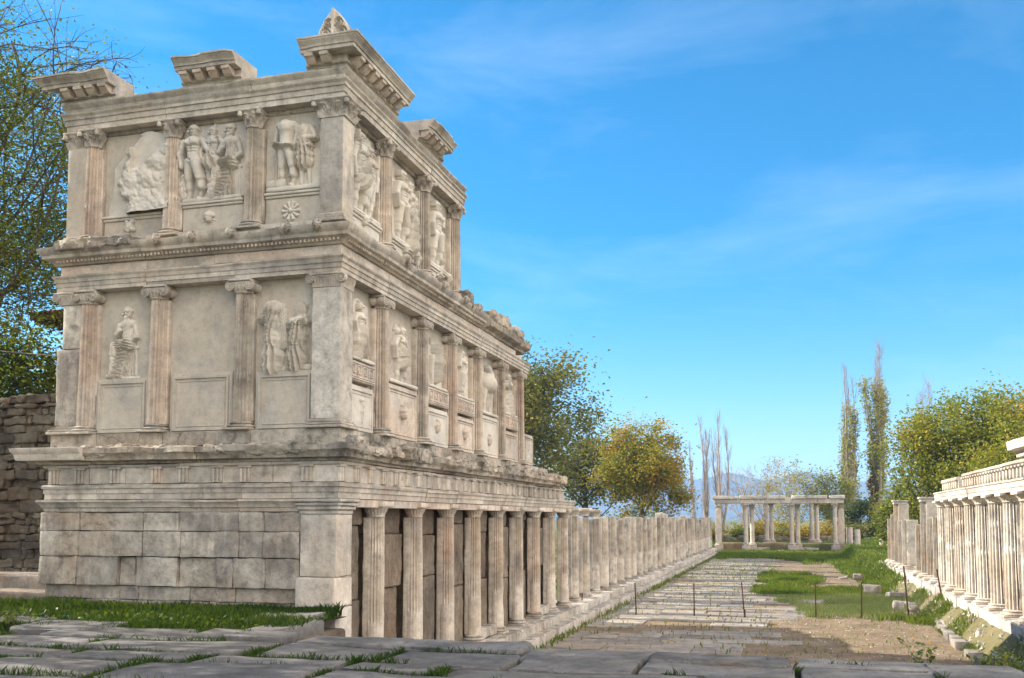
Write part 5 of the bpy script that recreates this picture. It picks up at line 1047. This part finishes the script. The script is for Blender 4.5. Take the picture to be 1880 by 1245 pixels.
for i, (x, y, r, h, m, lab) in enumerate(((-4.6, 103, 2., 1.9, L_SPARSE, 'straw coloured bush left of the gateway behind the last left columns'), (-1.6, 106, 1.8, 1.8, L_GOLD, 'golden bush just left of the gateway'), (1.9, 108, 1.6, 1.7, L_YELLOWGREEN, 'olive bush seen through the first gateway opening'), (3.0, 109, 1.2, 1.9, L_AUTUMN, 'orange bush seen left of the first pair of gateway columns'), (4.6, 108, 1.3, 2.1, L_GOLD, 'bright yellow bush between the first two pairs of gateway columns'), (7.0, 110, 1.6, 2.1, L_AUTUMN, 'rusty bush in the middle gateway opening'), (9.2, 110, 1.6, 2., L_GOLD, 'golden bush right of the middle gateway columns'), (11.4, 109, 1.7, 2.0, L_GOLD, 'yellow bush in the right gateway opening'), (12.9, 111, 1.4, 1.5, L_YELLOWGREEN, 'greenish bush at the right gateway column'), (14.9, 108, 1.6, 2.4, L_DARK, 'dark bush behind the right gateway pier'))):
    shrub('autumn_bush', lab, 'bush', (x, y, .5), (r, r, h*.62), 2400, .26, m, 60+i, 'bushes behind the gateway')
# right hand trees
for i, (x, y, h, cr, n, m, lab) in enumerate(((17.6, 56, 10.6, (3.3, 3., 4.6), 17000, L_YELLOWGREEN, 'yellow green autumn tree behind the lone right pillars'), (20.9, 58, 12.6, (4.0, 3.4, 5.2), 19000, L_YELLOWGREEN, 'tallest yellowing tree behind the sunlit right columns'), (25.2, 57, 12.2, (4., 3.4, 5.2), 15000, L_AUTUMN, 'russet tinged autumn tree at the right edge of the picture'), (15.9, 62, 5.2, (1.9, 1.8, 2.4), 6000, L_YELLOWGREEN, 'low yellow green tree left of the farther tall lone pillar'), (21.5, 50, 8.4, (3.2, 2.6, 4.0), 11000, L_YELLOWGREEN, 'bushy green tree directly behind the beam of the right columns'))):
    tree('yellowing_tree', lab, 'tree', (x, y, .5), h, cr, .28, n, .24, m, 80+i, group='trees behind the right columns', zc=.56, limbs=18, subs=6, twigs=2, lump=.42, shell=.78)
# small weeds in front of the dirt
def weed(label, loc, h, n, seed, lean=(0, 0)):
    q = np.random.default_rng(seed); T = empty('weed', loc, label, 'weed', 'weeds along the front pavement'); tb = MB(); lb = MB(); C = []
    for i in range(n):
        az = q.uniform(0, 6.28); L = h*q.uniform(.6, 1.); e = np.array([lean[0]*L+math.cos(az)*L*.35, lean[1]*L+math.sin(az)*L*.35, L*.9]); p = branch_path(q, np.zeros(3), e, 6, .2); tube(tb, p, np.linspace(.006, .002, 6), 4)
        for k in range(2, 6):
            for s in range(4): C.append(p[k]+q.normal(size=3)*.035)
    tb.build('stem', BARK, T); leaves(lb, np.array(C), .075, seed); lb.build('foliage', L_IVY, T, smooth=0)
weed('upright dark weed growing at the dirt edge behind the front slabs', (9.0, -3.3, 1.62), .50, 5, 1); weed('sprawling dark weed leaning left of the last raised slab', (9.55, -3.4, 1.65), .42, 6, 2, (.5, 0)); weed('leafy weed beside the last raised slab at right', (10.0, -3.35, 1.6), .5, 7, 3, (-.35, .2)); weed('thin pale weed in the pavement joint at lower left', (-4.1, -3.0, 1.75), .35, 4, 4)

# ------------------------------------------------------------------ grass
def blades(mb, X, Y, Z, h, seed, w=.012):
    q = np.random.default_rng(seed); n = len(X); h = h*q.uniform(.5, 1.25, n); az = q.uniform(0, 6.283, n); ln = h*q.uniform(.1, .7, n); ww = w*q.uniform(.7, 1.4, n); px, py = np.cos(az+1.57)*ww, np.sin(az+1.57)*ww
    b = np.stack([X, Y, Z], -1); s = np.stack([px, py, 0*px], -1); m = b+np.stack([np.cos(az)*ln*.35, np.sin(az)*ln*.35, h*.6], -1); t = b+np.stack([np.cos(az)*ln, np.sin(az)*ln, h], -1)
    V = np.stack([b-s, b+s, m+s*.7, t, m-s*.7], 1).reshape(-1, 3); mb.add(V, np.arange(5*n).reshape(-1, 5))
def scatter(n, x0, x1, y0, y1, mask, seed, clump=1.2):
    q = np.random.default_rng(seed); X = q.uniform(x0, x1, n); Y = q.uniform(y0, y1, n); m = mask(X, Y); m &= (vnoise(np.stack([X*clump, Y*clump, X*0], -1), seed)*.5+.5) > q.uniform(0, .9, n); return X[m], Y[m]
gb = MB()
def inplot(X, Y): return np.array([ingrass(a, b) for a, b in zip(X, Y)])
X, Y = scatter(52000, W0-3, .15, -3.7, -.02, inplot, 1, .9); Z = 1.70+.12*np.clip((Y+2)/2, 0, 1); blades(gb, X, Y, Z, .15*(.45+1.1*(vnoise(np.stack([X*1.3, Y*1.3, X*0], -1), 9)*.5+.5)), 2, .007)
X, Y = scatter(6000, W0-1, -.1, -.5, -.02, lambda X, Y: X > -99, 3, 2.); blades(gb, X, Y, 1.8+0*X, .17, 4, .010)
qd = np.random.default_rng(6); n = 420; X = qd.uniform(W0, .1, n); Y = qd.uniform(-2.2, -.1, n); lb = np.stack([X, Y, 1.80+qd.uniform(0, .10, n)], -1); leaves(gb, lb, .09, 8, .8)
# joints of the plaza
q = np.random.default_rng(5); pr_ = np.array(PREC); n = 90000; k_i = q.integers(0, len(pr_), n); t_ = q.uniform(-.5, .5, n); e_ = q.integers(0, 4, n); P4_ = pr_[k_i]; of = q.normal(0, .022, n)
X = P4_[:, 0]+np.where(e_ < 2, t_*P4_[:, 2], np.where(e_ == 2, -.5, .5)*P4_[:, 2])+of; Y = P4_[:, 1]+np.where(e_ < 2, np.where(e_ == 0, -.5, .5)*P4_[:, 3], t_*P4_[:, 3])+q.normal(0, .03, n)
m = (vnoise(np.stack([X*1.1, Y*1.1, X*0], -1), 44) > -.08) & (Y > -10); X, Y = X[m], Y[m]; blades(gb, X, Y, 1.78+0*X, .105*(.6+.8*(vnoise(np.stack([X*3, Y*3, X*0], -1), 45)*.5+.5)), 6, .005)
tag(gb.build('plaza_grass', GRASS, None, smooth=0), 'lush dark green grass in front of the ruin and in the pavement joints', 'grass', kind='stuff')
gb = MB()
def gn(X, Y, f, sd): return fbm(np.stack([X*f, Y*f*.6, X*0], -1), 4, sd)
def lush(X, Y):
    k = 1.6*gn(X, Y, .55, 90)
    a = np.minimum(np.minimum(X-7.2, 12.9-X), np.minimum((Y-22.5)*.6, (40-Y)*.4))+k > 0
    b_ = np.minimum(np.minimum(X-6.3, 9.0-X), np.minimum((Y-34)*.4, (54-Y)*.4))+k > 0
    return a | b_
X, Y = scatter(56000, 5.5, 13.0, 20, 56, lush, 11, .5); blades(gb, X, Y, streetz(X, Y), .24*(.4+1.1*(vnoise(np.stack([X*.8, Y*.6, X*0], -1), 3)*.5+.5)), 12, .015)
X, Y = scatter(26000, 12.2, 13.2, 9, 60, lambda X, Y: vnoise(np.stack([X*1.1, Y*.5, X*0], -1), 71) > -.1, 13, .9); blades(gb, X, Y, bankz(X, Y), .17, 14, .011)
X, Y = scatter(18000, 10.4, 13.2, 36, 86, lambda X, Y: X > 11.2+1.3*gn(X, Y, .4, 95), 15, .4); blades(gb, X, Y, bankz(X, Y), .3, 16, .03)
X, Y = scatter(60000, .8, 13, 66, 89, lambda X, Y: (Y > 77+np.clip((X-5)*.8, -2, 0)+6*gn(X, Y, .5, 93)) | ((X > 7.2) & (gn(X, Y, .4, 94) > .12)), 17, .3); blades(gb, X, Y, streetz(X, Y), .3, 18, .04)
X, Y = scatter(2600, .7, 7, 6, 70, lambda X, Y: X > 0, 19, .35); blades(gb, X, Y, streetz(X, Y)+.04, .14, 20, .02)
X, Y = scatter(2000, .6, .95, 0, 88, lambda X, Y: X > 0, 29, .5); blades(gb, X, Y, streetz(X, Y)+.03, .2, 21, .02)
X, Y = scatter(3500, 7, 12.3, 8, 22, lambda X, Y: X > 7.2, 23, .6); m = qd.random(len(X)) < .25; blades(gb, X[m], Y[m], streetz(X[m], Y[m]), .10, 24, .012)
X, Y = scatter(26000, -2, 18, 92, 118, lambda X, Y: X > -9, 25, .3); blades(gb, X, Y, .45+.0*X, .42, 26, .05)
X, Y = scatter(14000, 13, 20, 50, 92, lambda X, Y: X > 13.2, 27, .4); blades(gb, X, Y, .55+0*X, .35, 28, .04)
tag(gb.build('meadow_grass', GRASS_SUN, None, smooth=0), 'bright green grass growing over the sunken street and its banks', 'grass', kind='stuff')
mb = MB(); oc = np.array([[1, 0, 0], [0, 1, 0], [-1, 0, 0], [0, -1, 0], [0, 0, .7], [0, 0, -.7]], float); of_ = [[0, 1, 4], [1, 2, 4], [2, 3, 4], [3, 0, 4], [1, 0, 5], [2, 1, 5], [3, 2, 5], [0, 3, 5]]
for i in range(2600):
    x, y = qd.uniform(6.5, 12.4), qd.uniform(8, 62)
    if i % 6 == 0: x = qd.uniform(.6, 7)
    zz_ = -.225
    if i % 5 == 1: x = qd.uniform(12.2, 13.05); zz_ = bankz(np.array([x]), np.array([y]))[0]+.02
    sz_ = qd.uniform(.012, .05)*(2.2 if i % 5 == 1 else 1)*(1.8 if i % 40 == 0 else 1); M = rot(*qd.uniform(-1, 1, 3)); mb.add((oc*qd.uniform(.6, 1.2, (6, 1))*sz_)@M.T+np.array([x, y, zz_]), of_)
tag(mb.build('gravel', MARBLE_GREY, None, smooth=0), 'small stones scattered over the dry earth of the street', 'gravel', kind='stuff')
# fallen leaves
mb = MB(); n = 900; X = qd.uniform(-9, 12, n); Y = qd.uniform(-9, -3.4, n); leaves(mb, np.stack([X, Y, 1.72+0*X], -1), .06, 5, .1)
n = 1500; X = qd.uniform(.5, 12, n); Y = qd.uniform(0, 60, n); leaves(mb, np.stack([X, Y, -.17+0*X], -1), .09, 6, .1)
tag(mb.build('fallen_leaves', L_GOLD, None, smooth=0), 'scattered dry fallen leaves on the paving', 'leaves', kind='stuff')

# ------------------------------------------------------------------ hills
def hillz(U, V):
    r = np.exp(-((V-4200)/700)**2); return -30+r*(196+30*fbm(np.stack([U/420+3.3, V/1500, U*0], -1), 5, 31)+20*np.sin(U/110.+.6)+26*np.exp(-((U+270)/150)**2)+14*np.sin(U/47.))
tag(sheet(-6500, 6500, 2300, 6200, 500, 50, hillz).build('hills', HILLM), kind='structure')

# =================================================================== LIGHT, SKY, CAMERA
EL, AZ = R(30), R(2.5)      # sun from the left, a touch ahead
sd = np.array([-math.cos(EL)*math.cos(AZ), math.cos(EL)*math.sin(AZ), math.sin(EL)])
from mathutils import Vector
sl = bpy.data.lights.new('sun', 'SUN'); sl.energy = 4.5; sl.angle = R(.5); sl.color = (1., .91, .78)
so = bpy.data.objects.new('sun', sl); COL.objects.link(so); so.rotation_euler = Vector(sd).to_track_quat('Z', 'Y').to_euler(); so.location = (-40, 0, 40)
w = bpy.data.worlds.new('World'); S.world = w; w.use_nodes = True; t = w.node_tree; t.nodes.clear()
def N(ty, **kw):
    x = t.nodes.new(ty)
    for a, b in kw.items(): setattr(x, a, b)
    return x
sky = N('ShaderNodeTexSky', sky_type='NISHITA'); sky.sun_disc = False; sky.sun_elevation = EL; sky.sun_rotation = math.atan2(sd[0], sd[1]); sky.air_density = 1.0; sky.dust_density = .5; sky.ozone_density = 2.5; sky.altitude = 500
tc = N('ShaderNodeTexCoord'); mp = N('ShaderNodeMapping'); mp.inputs['Scale'].default_value = (1.3, .8, 4.6); mp.inputs['Rotation'].default_value = (.2, -.25, .3); mp.inputs['Location'].default_value = (5.1, 2.2, .35); t.links.new(tc.outputs['Generated'], mp.inputs[0])
n1 = N('ShaderNodeTexNoise'); n1.inputs['Scale'].default_value = 1.9; n1.inputs['Detail'].default_value = 9; n1.inputs['Roughness'].default_value = .62; n1.inputs['Distortion'].default_value = .5; t.links.new(mp.outputs[0], n1.inputs['Vector'])
cr_ = N('ShaderNodeValToRGB'); cr_.color_ramp.elements[0].position = .48; cr_.color_ramp.elements[0].color = (0, 0, 0, 1); cr_.color_ramp.elements[1].position = .85; cr_.color_ramp.elements[1].color = (.17, .17, .17, 1); t.links.new(n1.outputs['Fac'], cr_.inputs[0])
# bright warm cloud bank added in the unseen eastern sky to lift the shaded stone
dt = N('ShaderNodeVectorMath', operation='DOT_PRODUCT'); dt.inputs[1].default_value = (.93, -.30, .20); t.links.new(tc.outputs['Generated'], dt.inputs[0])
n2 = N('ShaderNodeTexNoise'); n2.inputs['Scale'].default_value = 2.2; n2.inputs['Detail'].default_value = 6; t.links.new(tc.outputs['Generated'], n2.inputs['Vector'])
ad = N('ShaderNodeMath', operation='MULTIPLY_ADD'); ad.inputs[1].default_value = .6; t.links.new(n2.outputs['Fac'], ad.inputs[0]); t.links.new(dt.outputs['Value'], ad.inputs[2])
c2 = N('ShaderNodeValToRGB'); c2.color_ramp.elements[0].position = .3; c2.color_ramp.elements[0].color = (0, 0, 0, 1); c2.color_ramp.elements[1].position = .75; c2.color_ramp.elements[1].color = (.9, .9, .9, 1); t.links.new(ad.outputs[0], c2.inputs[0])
hs = N('ShaderNodeHueSaturation'); hs.inputs['Hue'].default_value = .492; hs.inputs['Saturation'].default_value = 1.58; t.links.new(sky.outputs[0], hs.inputs['Color'])
def MIX(f, a, b):
    x = N('ShaderNodeMix', data_type='RGBA'); ins = [i for i in x.inputs if i.enabled]; t.links.new(f, ins[0]); t.links.new(a, ins[1]); ins[2].default_value = b; return [o for o in x.outputs if o.enabled][0]
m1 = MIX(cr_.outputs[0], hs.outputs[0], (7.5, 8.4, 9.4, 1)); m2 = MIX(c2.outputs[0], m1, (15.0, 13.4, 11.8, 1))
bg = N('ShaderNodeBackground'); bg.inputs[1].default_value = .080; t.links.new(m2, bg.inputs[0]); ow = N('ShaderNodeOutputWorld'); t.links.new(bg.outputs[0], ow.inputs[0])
# air
k = NT('air'); v = k.n('ShaderNodeVolumePrincipled'); v.inputs['Color'].default_value = (.30, .56, 1., 1); v.inputs['Density'].default_value = .00020; v.inputs['Anisotropy'].default_value = .2; k.l(v.outputs[0], k.out.inputs['Volume'])
mb = MB(); lo, hi = (-7500, -200, -90), (7500, 6800, 330)
x0, y0, z0 = lo; x1, y1, z1 = hi
mb.add([(x0, y0, z0), (x1, y0, z0), (x1, y1, z0), (x0, y1, z0), (x0, y0, z1), (x1, y0, z1), (x1, y1, z1), (x0, y1, z1)], [[3, 2, 1, 0], [4, 5, 6, 7], [0, 1, 5, 4], [1, 2, 6, 5], [2, 3, 7, 6], [3, 0, 4, 7]])
tag(mb.build('haze', k.m, None, smooth=0), kind='stuff')

cam = bpy.data.cameras.new('camera'); co = bpy.data.objects.new('camera', cam); COL.objects.link(co); S.camera = co
co.location = (7.57, -15.5, 3.5); co.rotation_euler = (R(94.5), 0, R(15.882)); cam.sensor_width = 36; cam.lens = 1780/1880*36; cam.shift_y = 188.4/1880; cam.clip_end = 20000; cam.clip_start = .1
S.view_settings.view_transform = 'Standard'; S.view_settings.look = 'None'; S.view_settings.exposure = 1.42; S.view_settings.gamma = 1
S.render.engine = 'CYCLES'; S.cycles.max_bounces = 8; S.cycles.diffuse_bounces = 4; S.cycles.volume_bounces = 1; S.cycles.volume_step_rate = 4; S.cycles.use_denoising = True
